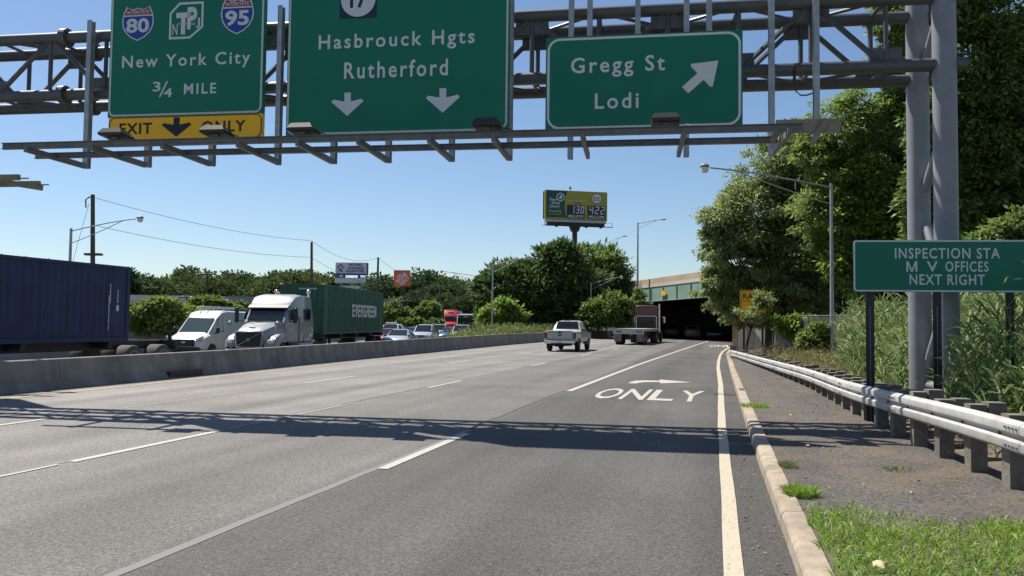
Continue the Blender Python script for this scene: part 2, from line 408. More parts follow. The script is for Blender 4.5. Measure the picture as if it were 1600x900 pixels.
def quads_np(name, V, nper, m, parent=None):
    """V: (N,nper,3) separate polygons with nper corners"""
    N = len(V); me = bpy.data.meshes.new(name)
    me.vertices.add(N*nper); me.vertices.foreach_set('co', V.reshape(-1).astype(np.float32))
    me.loops.add(N*nper); me.loops.foreach_set('vertex_index', np.arange(N*nper, dtype=np.int32))
    me.polygons.add(N); me.polygons.foreach_set('loop_start', np.arange(0, N*nper, nper, dtype=np.int32))
    me.polygons.foreach_set('loop_total', np.full(N, nper, dtype=np.int32))
    me.materials.append(MATS[m]); me.update(calc_edges=True)
    o = bpy.data.objects.new(name, me); col.objects.link(o)
    if parent: o.parent = parent
    return o
def norm(a): return a/np.maximum(np.linalg.norm(a, axis=-1, keepdims=True), 1e-9)
def leaves(P, D, L, W, rs):
    """rhombic leaves at P pointing along D"""
    S = norm(np.cross(D, rs.normal(size=P.shape)*.55+np.array([-.25, .1, .9]))); L = L[:, None]; W = W[:, None]
    return np.stack([P, P+D*L*.45+S*W*.5, P+D*L, P+D*L*.45-S*W*.5], 1)
def ribbons(P, D, L, W, droop, rs):
    """two-segment bending blades as 6-corner polygons split in 2 quads -> returned as triangles+quads joined in one island"""
    S = norm(np.cross(D, np.array([0, 0, 1.0])+rs.normal(size=P.shape)*.05)); L = L[:, None]; W = W[:, None]
    g = np.zeros_like(P); g[:, 2] = -1
    m = P+D*L*.5+g*(L*droop*.12); t = P+D*L*.96+g*(L*droop*.5)
    return P-S*W*.45, P+S*W*.45, m+S*W*.5, m-S*W*.5, t
def blade_mesh(name, A, m, parent=None):
    a, b, c, d, t = A; N = len(a); V = np.stack([a, b, c, d, t], 1)
    me = bpy.data.meshes.new(name); me.vertices.add(N*5); me.vertices.foreach_set('co', V.reshape(-1).astype(np.float32))
    base = np.arange(N)[:, None]*5
    idx = np.concatenate([base+np.array([[0, 1, 2, 3]]), base+np.array([[3, 2, 4]])], 1).reshape(-1)
    me.loops.add(N*7); me.loops.foreach_set('vertex_index', idx.astype(np.int32))
    me.polygons.add(N*2)
    st = (np.arange(N)[:, None]*7+np.array([[0, 4]])).reshape(-1); tot = np.tile([4, 3], N)
    me.polygons.foreach_set('loop_start', st.astype(np.int32)); me.polygons.foreach_set('loop_total', tot.astype(np.int32))
    me.materials.append(MATS[m]); me.update(calc_edges=True); me.validate()
    o = bpy.data.objects.new(name, me); col.objects.link(o)
    if parent: o.parent = parent
    return o

def interp(pts):
    ys = [p[0] for p in pts]; xs = [p[1] for p in pts]
    return lambda y: float(np.interp(y, ys, xs))
#@@SETTING
# ------------------------------------------------------------------ the setting
Z_OPP = -.25
kerb_x = interp([(-6,.55),(6,.50),(12,.42),(20,.36),(30,.30),(48,.24),(56,.45),(66,1.2),(90,4.0),(120,7.5),(170,15),(260,34)])
bar_x = interp([(-8,-15.2),(20,-15.2),(30,-15.6),(60,-16.2),(90,-15.7),(110,-14.6),(140,-12.2),(180,-7),(260,8)])
opp_r = interp([(-8,-15.8),(30,-16.2),(50,-19),(75,-23.5),(100,-28.5),(130,-35),(200,-52),(300,-80)])
opp_l = interp([(-8,-30.8),(40,-31.0),(75,-36),(110,-44),(200,-66),(300,-96)])
def frange(a, b, s):
    out = []; x = a
    while x < b-1e-6: out.append(x); x += s
    return out+[b]
YS = frange(-8, 60, 2)+frange(64, 260, 4)
g = MB(); N = 24; R_ = 2200
g.sheet([[(-R_+2*R_*i/N, -R_+2*R_*j/N, -.45) for i in range(N+1)] for j in range(N+1)])
structure(g.build('ground', 'turf_ground'))
r = MB(); r.sheet([[(bar_x(y)+(kerb_x(y)-bar_x(y))*t, y, 0) for t in (0, .25, .5, .75, 1)] for y in YS]); structure(r.build('road', 'road'))
r = MB(); r.sheet([[(opp_l(y)+(opp_r(y)-opp_l(y))*t, y, Z_OPP) for t in (0, .5, 1)] for y in YS+[300]]); structure(r.build('opposite_road', 'far_road'))
# planted median strip between the barrier and the opposite carriageway
r = MB(); rr = random.Random(3); rows = []
for y in frange(34, 260, 3):
    a, b = opp_r(y), bar_x(y)-.25; w = b-a
    rows.append([(a+w*t, y, (Z_OPP+.02) if t == 0 else (.02 if t == 1 else min(.5, .06+.08*w*t*(1-t)*2)+rr.uniform(-.06, .06))) for t in (0, .2, .4, .6, .8, 1)])
r.sheet(rows); structure(r.build('median_strip', 'soil', smooth=True))
r = MB(); rows = []
for y in frange(-8, 300, 6):
    a = opp_l(y); rows.append([(a-260, y, -.1), (a-120, y, 0), (a-40, y, .15), (a-.6, y, .05), (a+.05, y, Z_OPP+.006)])
r.sheet(rows); structure(r.build('far_roadside', 'far_road'))

# right side: kerb, paved verge, embankment
rail_pts = [(at(1720, 0, 5.6).x+.0, 5.9)]
def rail_line():
    P = []
    for px, py, d in ((1790, 712, 5.6), (1600, 657, 7.5), (1506, 635, 8.9), (1400, 614, 11.3), (1325, 596, 14.6), (1262, 576, 20.5), (1195, 560, 29), (1143, 547, 41)):
        P.append(at(px, py, d))
    return P
RAIL = rail_line()
rail_x = interp([(-8, 3.4)]+sorted((p.y, p.x) for p in RAIL)+[(60, 1.6), (90, 6), (260, 40)])
k = MB(); edges = frange(-8, 57, 3.05)
for i in range(len(edges)-1):
    a, b = edges[i]+.006, edges[i+1]-.006; rows = []
    dz = rnd.uniform(-.003, .003); dx = rnd.uniform(-.003, .003)
    for y in frange(a, b, (b-a)/3):
        x = kerb_x(y)+dx
        rows.append([(x, y, -.02), (x+.012, y, .10+dz), (x+.03, y, .125+dz), (x+.055, y, .135+dz), (x+.185, y, .140+dz), (x+.195, y, .10)])
    k.loft(rows, caps=True, closed=True)
structure(k.build('kerb', 'concrete_kerb', smooth=True, angle=25))
v = MB(); rr = random.Random(5)
v.sheet([[(kerb_x(y)+.19+(max(rail_x(y)+.55, kerb_x(y)+.35)-kerb_x(y)-.19)*t, y, .125+.012*t+(rr.uniform(-.008, .008) if 0 < t < 1 else 0)) for t in (0, .2, .4, .6, .8, 1)] for y in frange(-8, 57, .8)])
structure(v.build('verge', 'verge', smooth=True))
def bank_z(x, y):
    d = x-(rail_x(y)+.4)
    if d <= 0: return .135
    z = .135+.10*min(d, 2)+.03*max(0, min(d-2, 4))+.16*max(0, d-7)
    return min(z, 3.5)
b = MB(); rr = random.Random(9); rows = []
for y in frange(-8, 250, 1.6):
    x0 = rail_x(y)+.4; row = []
    for d in (0, .3, .7, 1.2, 2, 3, 4, 5.5, 7, 9, 12, 16, 22, 30, 45, 80):
        row.append((x0+d, y, bank_z(x0+d, y)+(rr.uniform(-.05, .05) if d > .3 else 0)))
    rows.append(row)
b.sheet(rows); structure(b.build('embankment', 'soil', smooth=True))

# road markings, 4-8 mm above the asphalt
def line_strip(mb, pts, w, z):
    pts = [Vector((p[0], p[1], 0)) for p in pts]; rows = []
    for i, p in enumerate(pts):
        d = (pts[min(i+1, len(pts)-1)]-pts[max(i-1, 0)]).normalized(); s = Vector((d.y, -d.x, 0))*(w/2)
        rows.append([(p.x-s.x, p.y-s.y, z), (p.x+s.x, p.y+s.y, z)])
    mb.sheet(rows)
A_ = interp([(-6,-3.86),(8,-3.78),(14,-3.77),(20,-3.73),(34.7,-3.42),(54,-2.76),(96,-1.25),(140,1.2),(200,6)])
B_ = interp([(-6,-7.42),(10,-7.42),(20,-7.36),(33,-7.33),(42,-7.28),(53,-7.05),(75,-6.5),(96,-5.4),(140,-3),(200,2)])
C_ = interp([(-6,-10.96),(34,-10.96),(53,-10.8),(75,-10.3),(96,-9.4),(140,-7),(200,-2)])
E_ = interp([(-6,.10),(5.7,.085),(9.6,.05),(14.7,.0),(24,-.03),(30,-.10),(33.5,-.14),(40,-.14),(47,-.09),(54,.05),(62,.40),(70,.9),(80,2.0)])
Y_ = interp([(-6,-14.3),(13,-14.35),(17,-14.45),(23,-14.6),(33,-14.95),(60,-15.55),(90,-15.1),(110,-14.0),(140,-11.6)])
wm = MB()
def dash(fn, a, b, w=.12, st=1.5): line_strip(wm, [(fn(y), y) for y in frange(a, b, st)], w, .008)
dash(A_, 8.62, 11.75, .125, .5)
dash(A_, 20.0, 130, .17, 2)
for a, b_ in ((7.9, 10.8), (19.6, 22.3), (31.2, 33.8), (42.3, 45.2), (53.5, 56.5), (65, 68), (77, 80), (89, 92)): dash(B_, a, b_, .12)
for a, b_ in ((8.2, 11.2), (19.7, 22.7), (31.5, 34.3), (43, 46), (55, 58), (67, 70), (79, 82)): dash(C_, a, b_, .12)
dash(B_, 4.0, 7.7, .055); dash(B_, 11.0, 15.5, .04); dash(C_, 11.4, 19.5, .03)
structure(wm.build('lane_markings', 'white_paint'))
ym = MB(); line_strip(ym, [(E_(y)+.004*math.sin(y*1.7), y) for y in frange(-6, 76, 1)], .135, .008)
structure(ym.build('edge_line', 'yellow_white_paint'))
ym = MB(); line_strip(ym, [(Y_(y), y) for y in frange(-6, 130, 2)], .12, .008)
structure(ym.build('median_edge_line', 'yellow_paint'))
sm = MB(); rr = random.Random(2)
line_strip(sm, [(A_(y)-.10+rr.uniform(-.008, .008), y) for y in frange(-4, 12.2, .35)], .10, .004)
line_strip(sm, [(B_(y)-.06+rr.uniform(-.008, .008), y) for y in frange(-4, 13, .4)], .05, .004)
structure(sm.build('sealed_joint', 'sealant'))
gm = MB(); line_strip(gm, [(bar_x(y)+.13+.03*math.sin(y*1.1), y) for y in frange(-8, 120, 1)], .26, .004); structure(gm.build('barrier_gap_shade_strip', 'barrier_gap_shade'))  # dark strip painted in for the shadow and drainage gap along the barrier foot
sm = MB()
line_strip(sm, [(A_(y)-.13+rr.uniform(-.02, .02), y) for y in frange(12.2, 60, .4)], .035, .004)
line_strip(sm, [(B_(y)-.10+rr.uniform(-.025, .025), y) for y in frange(15, 60, .4)], .032, .004)
line_strip(sm, [(kerb_x(y)-.03+rr.uniform(-.012, .012), y) for y in frange(-4, 52, .3)], .03, .004)
structure(sm.build('pavement_crack', 'dark_seam'))
# ONLY and turn arrow, measured on the road
def ground_quad(px0, py0, px1, py1): return gp(px0, py0), gp(px1, py1)
om = MB()
def road_text(s, x0, x1, y0, y1, gapf=.16):
    n = len(s); w = (x1-x0)/(n+(n-1)*gapf)
    for i, ch in enumerate(s):
        vv, ff = text_verts(ch, .012, 0)
        lo, hi = vv.min(0), vv.max(0); a = x0+i*w*(1+gapf)
        om.add([(a+(q[0]-lo[0])/(hi[0]-lo[0])*w, y0+(q[1]-lo[1])/(hi[1]-lo[1])*(y1-y0), .008) for q in vv], ff)
road_text('ONLY', -2.95, -.42, 18.3, 21.3)
road_text('ONLY', -1.0, 1.6, 66, 73)
arrow = [gp(*q)[:2] for q in ((981, 599.2), (994, 599.6), (1000, 598.2), (1010, 597.4), (1031, 597.5), (1032, 599.4), (1081, 597.8), (1031, 593.2), (1031, 595.1), (1006, 594.6), (993, 595.2), (986, 596.8))]
om.add([(x, y, .008) for x, y in arrow], [list(range(len(arrow)))])
structure(om.build('turn_lane_marking', 'white_paint'))
# gutter inlet with its rusty casting
dr = thing('storm_drain', 'rusty slotted gutter drain set into the road edge beside the kerb', 'drain', (.12, 20.6, 0))
mb = MB(); mb.box((0, 0, .004), (.62, .44, .006)); mb.build('frame', 'rust', dr)
mb = MB()
for i in range(9): mb.box((-.26+i*.065, 0, .009), (.028, .36, .006))
mb.build('grate', 'black_steel', dr)
mb = MB(); mb.box((.36, 0, .075), (.11, .6, .135)); mb.build('kerb_casting', 'rust', dr)

# concrete median barrier
mbb = thing('median_barrier', 'long grey concrete barrier with drain slots between the two carriageways', 'barrier', (0, 0, 0))
bh = interp([(-8, .70), (26, .73), (60, .85), (150, .9)])
secs = [-8, 2.0, 8.4, 15.9, 22, 28, 34]+frange(40, 170, 6)
for i in range(len(secs)-1):
    a, b_ = secs[i]+.008, secs[i+1]-.008; rows = []
    for y in frange(a, b_, (b_-a)/3):
        x, h = bar_x(y), bh(y)
        rows.append([(x+.02, y, -.02), (x-.02, y, .07), (x-.14, y, .07+.2*h), (x-.21, y, h-.015), (x-.23, y, h), (x-.37, y, h), (x-.39, y, h-.015), (x-.46, y, .05), (x-.58, y, -.1), (x-.62, y, -.35)])
    m = MB(); m.loft(rows); m.build('barrier_segment', 'concrete_barrier', mbb, True, 25)
for y in (13.15, 20.4):
    m = MB(); x = bar_x(y); m.box((x-.03, y, .12 if y > 15 else .33), (.10, 1.5 if y > 15 else .75, .16), 0); m.build('drain_slot', 'black_steel' if y > 15 else 'concrete_wall', mbb)
# far-side retaining wall with fence
rw = thing('roadside_wall', 'low grey concrete wall along the far side of the opposite carriageway', 'wall', (0, 0, 0))
m = MB(); rows = []
for y in frange(18, 120, 4):
    x = opp_l(y)-.2; rows.append([(x+.3, y, -.3), (x+.12, y, .1), (x, y, .98), (x-.25, y, 1.0), (x-.3, y, -.3)])
m.loft(rows); m.build('wall', 'concrete_wall', rw)
fc = thing('roadside_fence', 'dark chain link fence overgrown with creeper on top of the far wall', 'fence', (0, 0, 0))
for y in frange(20, 76, 2.6):
    m = MB(); m.tube([(opp_l(y)-.32, y, .95), (opp_l(y)-.32, y, 2.5)], .035, 6); m.build('post', 'galv_dull', fc)
m = MB(); m.tube([(opp_l(y)-.32, y, 2.5) for y in frange(20, 76, 4)], .025, 6); m.build('top_rail', 'galv_dull', fc)
m = MB(); m.sheet([[(opp_l(y)-.33, y, .98), (opp_l(y)-.33, y, 2.48)] for y in frange(20, 76, 4)]); m.build('chain_link_mesh', 'chain_link', fc)

# ------------------------------------------------------------------ overpass
P1, P2 = at(998, 469, 102), at(1100, 463, 86); P1.z = P2.z = 0
bd = (P2-P1).normalized(); bn = Vector((-bd.y, bd.x, 0))
if bn.dot(FWD) < 0: bn = -bn
br = thing('overpass', 'green steel girder overpass with tan concrete parapet crossing above the road', 'bridge', (0, 0, 0))
def bl(s, off, z): q = P1+bd*s+bn*off; return (q.x, q.y, z)
S0, S1 = -46, 44
def strip_box(mb, o0, o1, z0, z1, s0=S0, s1=S1, tilt=0):
    n = 8; rings = []
    for i in range(n+1):
        s = s0+(s1-s0)*i/n; t = tilt*(s/18.0-1)
        rings.append([bl(s, o0, z0+t), bl(s, o1, z0+t), bl(s, o1, z1+t), bl(s, o0, z1+t)])
    mb.loft(rings)
T_ = .22
m = MB(); strip_box(m, 0, .12, 4.78, 6.5, tilt=T_); strip_box(m, -.10, .26, 4.72, 4.78, tilt=T_)
for i in range(26):
    s = S0+2+i*3.4
    t = T_*(s/18.0-1); q0, q1 = bl(s, -.06, 4.8+t), bl(s, -.06, 6.48+t); m.bar(q0, q1, .04, .12, up=tuple(bn))
m.build('fascia_girder', 'bridge_green', br)
m = MB(); strip_box(m, -.06, .4, 6.504, 6.86, tilt=T_); m.build('deck_edge', 'parapet_pale', br)
m = MB(); strip_box(m, -.04, .24, 6.864, 7.55, tilt=T_); m.build('parapet', 'parapet_tan', br)
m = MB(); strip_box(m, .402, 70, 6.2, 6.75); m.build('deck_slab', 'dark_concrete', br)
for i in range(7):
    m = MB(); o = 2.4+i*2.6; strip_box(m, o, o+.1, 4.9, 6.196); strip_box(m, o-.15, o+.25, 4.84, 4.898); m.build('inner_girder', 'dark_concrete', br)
def wall_path(mb, pts, t, z0, z1):
    pts = [Vector(p) for p in pts]
    for a, c in zip(pts[:-1], pts[1:]):
        d = (c-a).normalized(); a2 = a; c2 = c
        mb.bar((a2.x, a2.y, (z0+z1)/2), (c2.x, c2.y, (z0+z1)/2), t, z1-z0)
m = MB(); a0 = P1+bd*-1.5+bn*.6
wall_path(m, [a0-bd*22+bn*.0, a0, a0+Vector((3, 26, 0)), a0+Vector((22, 62, 0)), a0+Vector((56, 84, 0))], .8, -.4, 6.19); m.build('abutment', 'dark_concrete', br)  # far bend is added to close off the bright opening and keep inside dark
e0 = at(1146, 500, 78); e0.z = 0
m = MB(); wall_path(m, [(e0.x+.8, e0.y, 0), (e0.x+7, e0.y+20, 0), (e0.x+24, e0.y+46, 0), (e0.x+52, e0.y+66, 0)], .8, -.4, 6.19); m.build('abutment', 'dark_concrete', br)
hm = at(1098, 474, 85.5)
m = MB(); q = bl(7.3, -.16, 5.75); m.bar((q[0], q[1], 5.2), (q[0], q[1], 5.75), 1.0, .05, up=tuple(bn)); m.build('clearance_plate', 'sign_yellow', br)
# stone wing wall
sw = thing('wing_wall', 'tan rough stone wing wall at the end of the guardrail by the underpass', 'wall', (0, 0, 0))
w0 = at(1156, 540, 52); w1 = at(1150, 520, 80); w1.x += 1.0
rr = random.Random(4); m = MB(); rows = []
for i in range(9):
    t = i/8; c = w0.lerp(w1, t); h = 2.35+rr.uniform(-.1, .1)+.12*i
    rows.append([(c.x-.48+rr.uniform(-.04, .04), c.y, .0), (c.x-.46+rr.uniform(-.05, .05), c.y, .8), (c.x-.43+rr.uniform(-.05, .05), c.y, 1.6), (c.x-.4, c.y, h), (c.x+.4, c.y, h+.05), (c.x+.45, c.y, 0)])
m.loft(rows); m.build('wall', 'stone_tan', sw)
m = MB(); m.box((w0.x-.05, w0.y-.3, .25), (1.15, .5, .42)); m.build('footing', 'stone_dark', sw)
rw2 = thing('stone_wall', 'dark rubble stone retaining wall behind the chain link fence', 'wall', (0, 0, 0))
m = MB(); s0 = at(1166, 520, 55); s1 = at(1262, 520, 46); wall_path(m, [(s0.x, s0.y, 0), (s1.x, s1.y, 0)], .5, 0, 2.1); m.build('wall', 'stone_dark', rw2)
# chain link fence by the bank
cf = thing('chain_link_fence', 'grey chain link fence with round posts on the bank behind the guardrail', 'fence', (0, 0, 0))
fp = [at(px, 520, d) for px, d in ((1152, 50), (1177, 48), (1208, 45), (1230, 42), (1263, 38.5), (1300, 36), (1345, 33), (1400, 30.5), (1470, 28.5), (1560, 27), (1680, 26))]
for p in fp:
    m = MB(); m.tube([(p.x, p.y, 0), (p.x, p.y, 2.25)], .04, 8); m.build('post', 'galv_dull', cf)
m = MB(); m.tube([(p.x, p.y, 2.22) for p in fp], .025, 6); m.build('top_rail', 'galv_dull', cf)
m = MB(); m.sheet([[(p.x, p.y, .1), (p.x, p.y, 2.2)] for p in fp]); m.build('chain_link_mesh', 'chain_link', cf)

# ------------------------------------------------------------------ sign gantry
GS = 1.1; GSF = 1.06; GO = Vector((-5.5, 14.63, 0)); GR = math.radians(6)
def zs(z): return 1.7+(z-1.7)*GS                        # heights measured at the first guess of the distance
gan = thing('overhead_gantry', 'grey tubular steel sign gantry spanning the highway on twin round columns', 'gantry', tuple(GO), GR)
gi = Matrix.Rotation(GR, 4, 'Z'); gi.translation = GO; GINV = gi.inverted()
U0, U1 = -26.0, 9.95
ZU, ZL, FR, RE = zs(7.27), zs(6.12), .46, 1.42
for o in (FR, RE):
    for z in (ZU, ZL):
        m = MB(); m.tube([(U0, o, z), (U1, o, z)], .122, 14); m.build('chord', 'steel', gan, True)
PAN = 1.33; nodes = [8.55-PAN*i for i in range(20)]
for i, u in enumerate(nodes):
    for o in (FR, RE):
        m = MB(); m.tube([(u, o, ZL+.1), (u, o, ZU-.1)], .048, 6); m.build('vertical_brace', 'steel', gan)
        if i+1 < len(nodes):
            a, c = (ZL+.08, ZU-.08) if i % 2 == 0 else (ZU-.08, ZL+.08)
            m = MB(); m.tube([(u-.09, o, a), (nodes[i+1]+.09, o, c)], .052, 6); m.build('diagonal_brace', 'steel', gan)
    for z in (ZL, ZU):
        m = MB(); m.tube([(u, FR, z), (u, RE, z)], .035, 6)
        if i+1 < len(nodes):
            a, c = (FR, RE) if i % 2 == 0 else (RE, FR)
            m.tube([(u, a, z), (nodes[i+1], c, z)], .035, 6)
        m.build('cross_brace', 'steel', gan)
    if i % 2 == 1:
        for o in (FR, RE): m = MB(); m.box((u, o, ZU-.2), (.66, .03, .32)); m.build('gusset_plate', 'steel', gan)
    else:
        for o in (FR, RE): m = MB(); m.box((u, o, ZL+.2), (.58, .03, .30)); m.build('gusset_plate', 'steel', gan)
for u in (-8.39, -20.5):
    for o in (FR, RE):
        for z in (ZU, ZL):
            m = MB(); m.tube([(u-.07, o, z), (u+.07, o, z)], .20, 18)
            for kx in range(8):
                t = kx*math.pi/4; m.tube([(u-.10, o+.155*math.cos(t), z+.155*math.sin(t)), (u+.10, o+.155*math.cos(t), z+.155*math.sin(t))], .02, 6)
            m.build('flange_coupling', 'steel', gan)
for o, u, rad in ((FR, 9.57, .205), (RE, 9.42, .205), (FR, -25.2, .218), (RE, -25.2, .218)):
    zb = -.25
    m = MB(); m.tube([(u, o, zb), (u, o, 10.8)], rad, 24); cl = m.build('column', 'steel_column', gan, True)
    m = MB(); m.box((u, o, zb+.35), (.75, .75, .06)); m.build('base_plate', 'steel_column', gan)
for a, c in (((9.57, FR, 2.2), (9.48, RE, .75)), ((9.57, FR, 2.3), (9.48, RE, 4.0)), ((9.57, FR, .62), (9.48, RE, .62)), ((9.57, FR, 5.4), (9.48, RE, 4.2)), ((9.57, FR, 7.8), (9.48, RE, 6.6)), ((9.57, FR, 7.9), (9.48, RE, 9.2))):
    m = MB(); m.tube([a, c], .085, 10); m.build('column_strut', 'steel_column', gan, True)
# light support rails below the signs
def rail_bar(u0, u1, o, z, w, h, name, mt='galv_dull'):
    m = MB(); m.box(((u0+u1)/2, o, z), (u1-u0, w, .012)); m.box(((u0+u1)/2, o, z+h), (u1-u0, w, .012)); m.box(((u0+u1)/2, o, z+h/2), (u1-u0, .012, h-.014)); return m.build(name, mt, gan)
rail_bar(-8.2, 6.7, -1.40, zs(4.66), .09, .11, 'light_rail')
rail_bar(-8.05, 6.4, -.72, zs(4.62), .08, .10, 'light_rail')
brk = [-7.58, -6.2, -4.75, -3.25, -2.1, -.95, .35, 1.5, 3.05, 4.75, 6.46]
for u in brk:
    m = MB(); m.bar((u, -1.55, zs(4.66)-.04), (u, .14, zs(4.66)-.04), .07, .11); m.build('light_bracket', 'galv_dull', gan)
posts_u = [(a_, max(b2, 4.6) if b2 < 4.6 else b2, c2) for a_, b2, c2 in [(-7.62, 4.5, 7.5), (-6.2, 4.5, 5.5), (-4.75, 4.5, 5.5), (-3.3, 4.5, 7.6), (-2.1, 4.5, 5.5), (-.95, 4.5, 5.5), (.35, 4.5, 5.5), (1.51, 4.5, 8.4), (2.7, 4.5, 8.4), (3.06, 6.3, 8.4), (3.98, 6.3, 8.4), (4.9, 4.5, 8.4), (5.32, 6.3, 8.4), (6.46, 4.55, 8.4), (7.26, 4.95, 8.4)]]
for u, a, c in posts_u:
    m = MB(); z0, z1 = zs(a), zs(c)
    m.box((u, .17, (z0+z1)/2), (.10, .012, z1-z0)); m.box((u, .30, (z0+z1)/2), (.10, .012, z1-z0)); m.box((u, .235, (z0+z1)/2), (.014, .116, z1-z0))
    m.build('hanger_post', 'galv', gan)
m = MB(); m.box((6.85, -1.0, zs(4.81)), (1.05, .03, .24)); m.bar((6.25, -1.05, zs(4.58)), (6.5, -1.05, zs(4.9)), .05, .1); m.bar((6.9, -1.05, zs(4.52)), (7.15, -1.05, zs(4.9)), .05, .1); m.build('catwalk_bracket', 'tan_steel', gan)
m = MB(); m.bbox((7.26, .05, zs(5.03)), (.26, .2, .16), .03); m.build('clamp', 'galv', gan)
m = MB(); m.tube([(6.9, FR-.1, ZL+.02), (6.89, FR-.12, ZL-.28)], .028, 8); m.tube([(6.89, FR-.12, ZL-.26), (6.92, FR-.12, ZL-.45), (7.0, FR-.13, ZL-.53), (7.1, FR-.15, ZL-.54), (7.2, FR-.2, ZL-.52)], .014, 6); m.build('conduit', 'black_steel', gan)
for zz, oo, e in ((290, 2.9, 62), (280, 2.3, 30)):
    p = at(e, zz-3, 21.5 if zz > 285 else 20.5); q = GINV @ p
    m = MB(); m.box((q.x-3.0, q.y, q.z), (6.0, .10, .14)); m.box((q.x+.12, q.y, q.z-.03), (.3, .03, .03)); m.build('rear_light_rail', 'tan_steel', gan)
q = GINV @ at(40, 288, 21)
m = MB(); m.bar((q.x-.9, q.y-.7, q.z+.08), (q.x+.1, q.y+.5, q.z-.02), .08, .13); m.build('light_bracket', 'tan_steel', gan)

def sign_root(name, label, u0, u1, zb, off=0.0):
    c = gi @ Vector(((u0+u1)/2, off, 0)); return thing(name, label, 'road sign', (c.x, c.y, zb), GR)
def sign_frame(u0, u1, zb):                        # measured (u, z) -> local of the sign
    uc = (u0+u1)/2*GS
    return lambda u, z: (u*GS-uc, zs(z)-zb)
def poly_part(name, poly, y0, y1, m, parent): q = MB(); q.prism(poly, y0, y1); return q.build(name, m, parent)
SIGN_EXTRA = dict(y_text=-.012)
def panel(parent, x0, z0, x1, z1, m='sign_green', r=0, name='panel', y0=-.0, y1=.12):
    q = MB()
    if r: q.prism(rrect(x0, z0, x1, z1, r), y0, y1)
    else: q.box(((x0+x1)/2, (y0+y1)/2, (z0+z1)/2), (x1-x0, y1-y0, z1-z0))
    return q.build(name, m, parent)
def word(parent, fr, s, u0, z0, u1, z1, m='sign_white', space=1.25, offset=.016, name='lettering', y=-.003):
    a, b_ = fr(u0, z0), fr(u1, z1); return lettering(name, s, (a[0], a[1], b_[0], b_[1]), y, m, parent, space, offset)
def down_arrow(parent, fr, u, zt, zb, w, m='sign_white'):
    a, t, bz = fr(u, 0)[0], fr(0, zt)[1], fr(0, zb)[1]; w *= GS; h = t-bz
    pts = [(a-.1*w, t), (a+.1*w, t), (a+.1*w, bz+h*.62), (a+.44*w, bz+h*.72), (a+.5*w, bz+h*.62), (a, bz), (a-.5*w, bz+h*.62), (a-.44*w, bz+h*.72), (a-.1*w, bz+h*.62)]
    return poly_part('arrow', pts, -.009, -.003, m, parent)
def shield_poly(x, z, w, h):
    P = [(-.0, .46), (.16, .41), (.30, .46), (.36, .5), (.45, .32), (.5, .08), (.47, -.10), (.38, -.26), (.22, -.40), (0, -.5)]
    P = P+[(-a, b_) for a, b_ in P[1:-1]][::-1]
    return [(x+a*w, z+b_*h) for a, b_ in P]
def shield(parent, fr, u0, z0, u1, z1, num):
    a, b_ = fr(u0, z0), fr(u1, z1); x, z, w, h = (a[0]+b_[0])/2, (a[1]+b_[1])/2, b_[0]-a[0], b_[1]-a[1]
    sh = poly_part('route_shield', shield_poly(x, z, w, h), -.008, -.003, 'sign_white', parent)
    S = shield_poly(x, z, w*.92, h*.93); cut = z+h*.22
    lo = [p for p in S if p[1] < cut]; 
    lower = [(x+w*.445, cut-.012*h)]+[p for p in S[1:10] if p[1] < cut]+[p for p in S[10:] if p[1] < cut]+[(x-w*.445, cut-.012*h)]
    upper = [(x-w*.435, cut+.03*h)]+[p for p in S[10:] if p[1] >= cut+.02*h]+[p for p in S[:10] if p[1] >= cut+.02*h]+[(x+w*.435, cut+.03*h)]
    poly_part('shield_field', lower, -.011, -.0085, 'shield_blue', sh); poly_part('shield_crown', upper, -.011, -.0085, 'shield_red', sh)
    lettering('route_number', num, (x-w*.36, z-h*.27, x+w*.36, z+h*.15), -.0115, 'sign_white', sh, 1.0, .03, .003)
    lettering('shield_caption', 'INTERSTATE', (x-w*.35, z+h*.275, x+w*.35, z+h*.375), -.0115, 'sign_white', sh, 1.05, .012, .003)

# sign 1
zb = zs(5.05); s1 = sign_root('overhead_sign', 'tall green overhead sign reading New York City with yellow exit only strip', -6.36*GS, -3.23*GS, zb); fr = sign_frame(-6.36, -3.23, zb)
x0, z0 = fr(-6.36, 5.52); x1, z1 = fr(-3.23, 8.35)
panel(s1, x0, z0+.002, x1, z1); border(s1, x0+.015, z0+.015, x1-.015, z1-.02, .14, .04, -.001)
yx0, yz0 = fr(-6.33, 5.06); yx1, yz1 = fr(-3.22, 5.515)
panel(s1, yx0, yz0, yx1, yz1, 'sign_yellow', .0, 'exit_panel', -.004, .10)
mb = MB(); ring_mesh(mb, rrect(yx0+.01, yz0+.01, yx1-.01, yz1-.005, .13), rrect(yx0+.032, yz0+.032, yx1-.032, yz1-.02, .11), -.008, -.0045); mb.build('exit_border', 'sign_black', s1)
word(s1, fr, 'EXIT', -6.10, 5.19, -5.43, 5.40, 'sign_black', 1.15, .02, 'exit_lettering', -.005)
word(s1, fr, 'ONLY', -4.42, 5.19, -3.55, 5.40, 'sign_black', 1.15, .02, 'exit_lettering', -.005)
q = down_arrow(s1, fr, -4.93, 5.485, 5.12, .60, 'sign_black'); q.location.y = -.003
word(s1, fr, 'New York City', -6.09, 6.39, -3.49, 6.70)
word(s1, fr, '3', -5.44, 5.99, -5.28, 6.18); word(s1, fr, '/', -5.31, 5.88, -5.13, 6.18, offset=-.012); word(s1, fr, '4', -5.21, 5.88, -5.04, 6.05)
word(s1, fr, 'MILE', -4.80, 5.92, -4.15, 6.12)
shield(s1, fr, -6.12, 6.98, -5.46, 7.65, '80'); shield(s1, fr, -4.10, 7.02, -3.44, 7.72, '95')
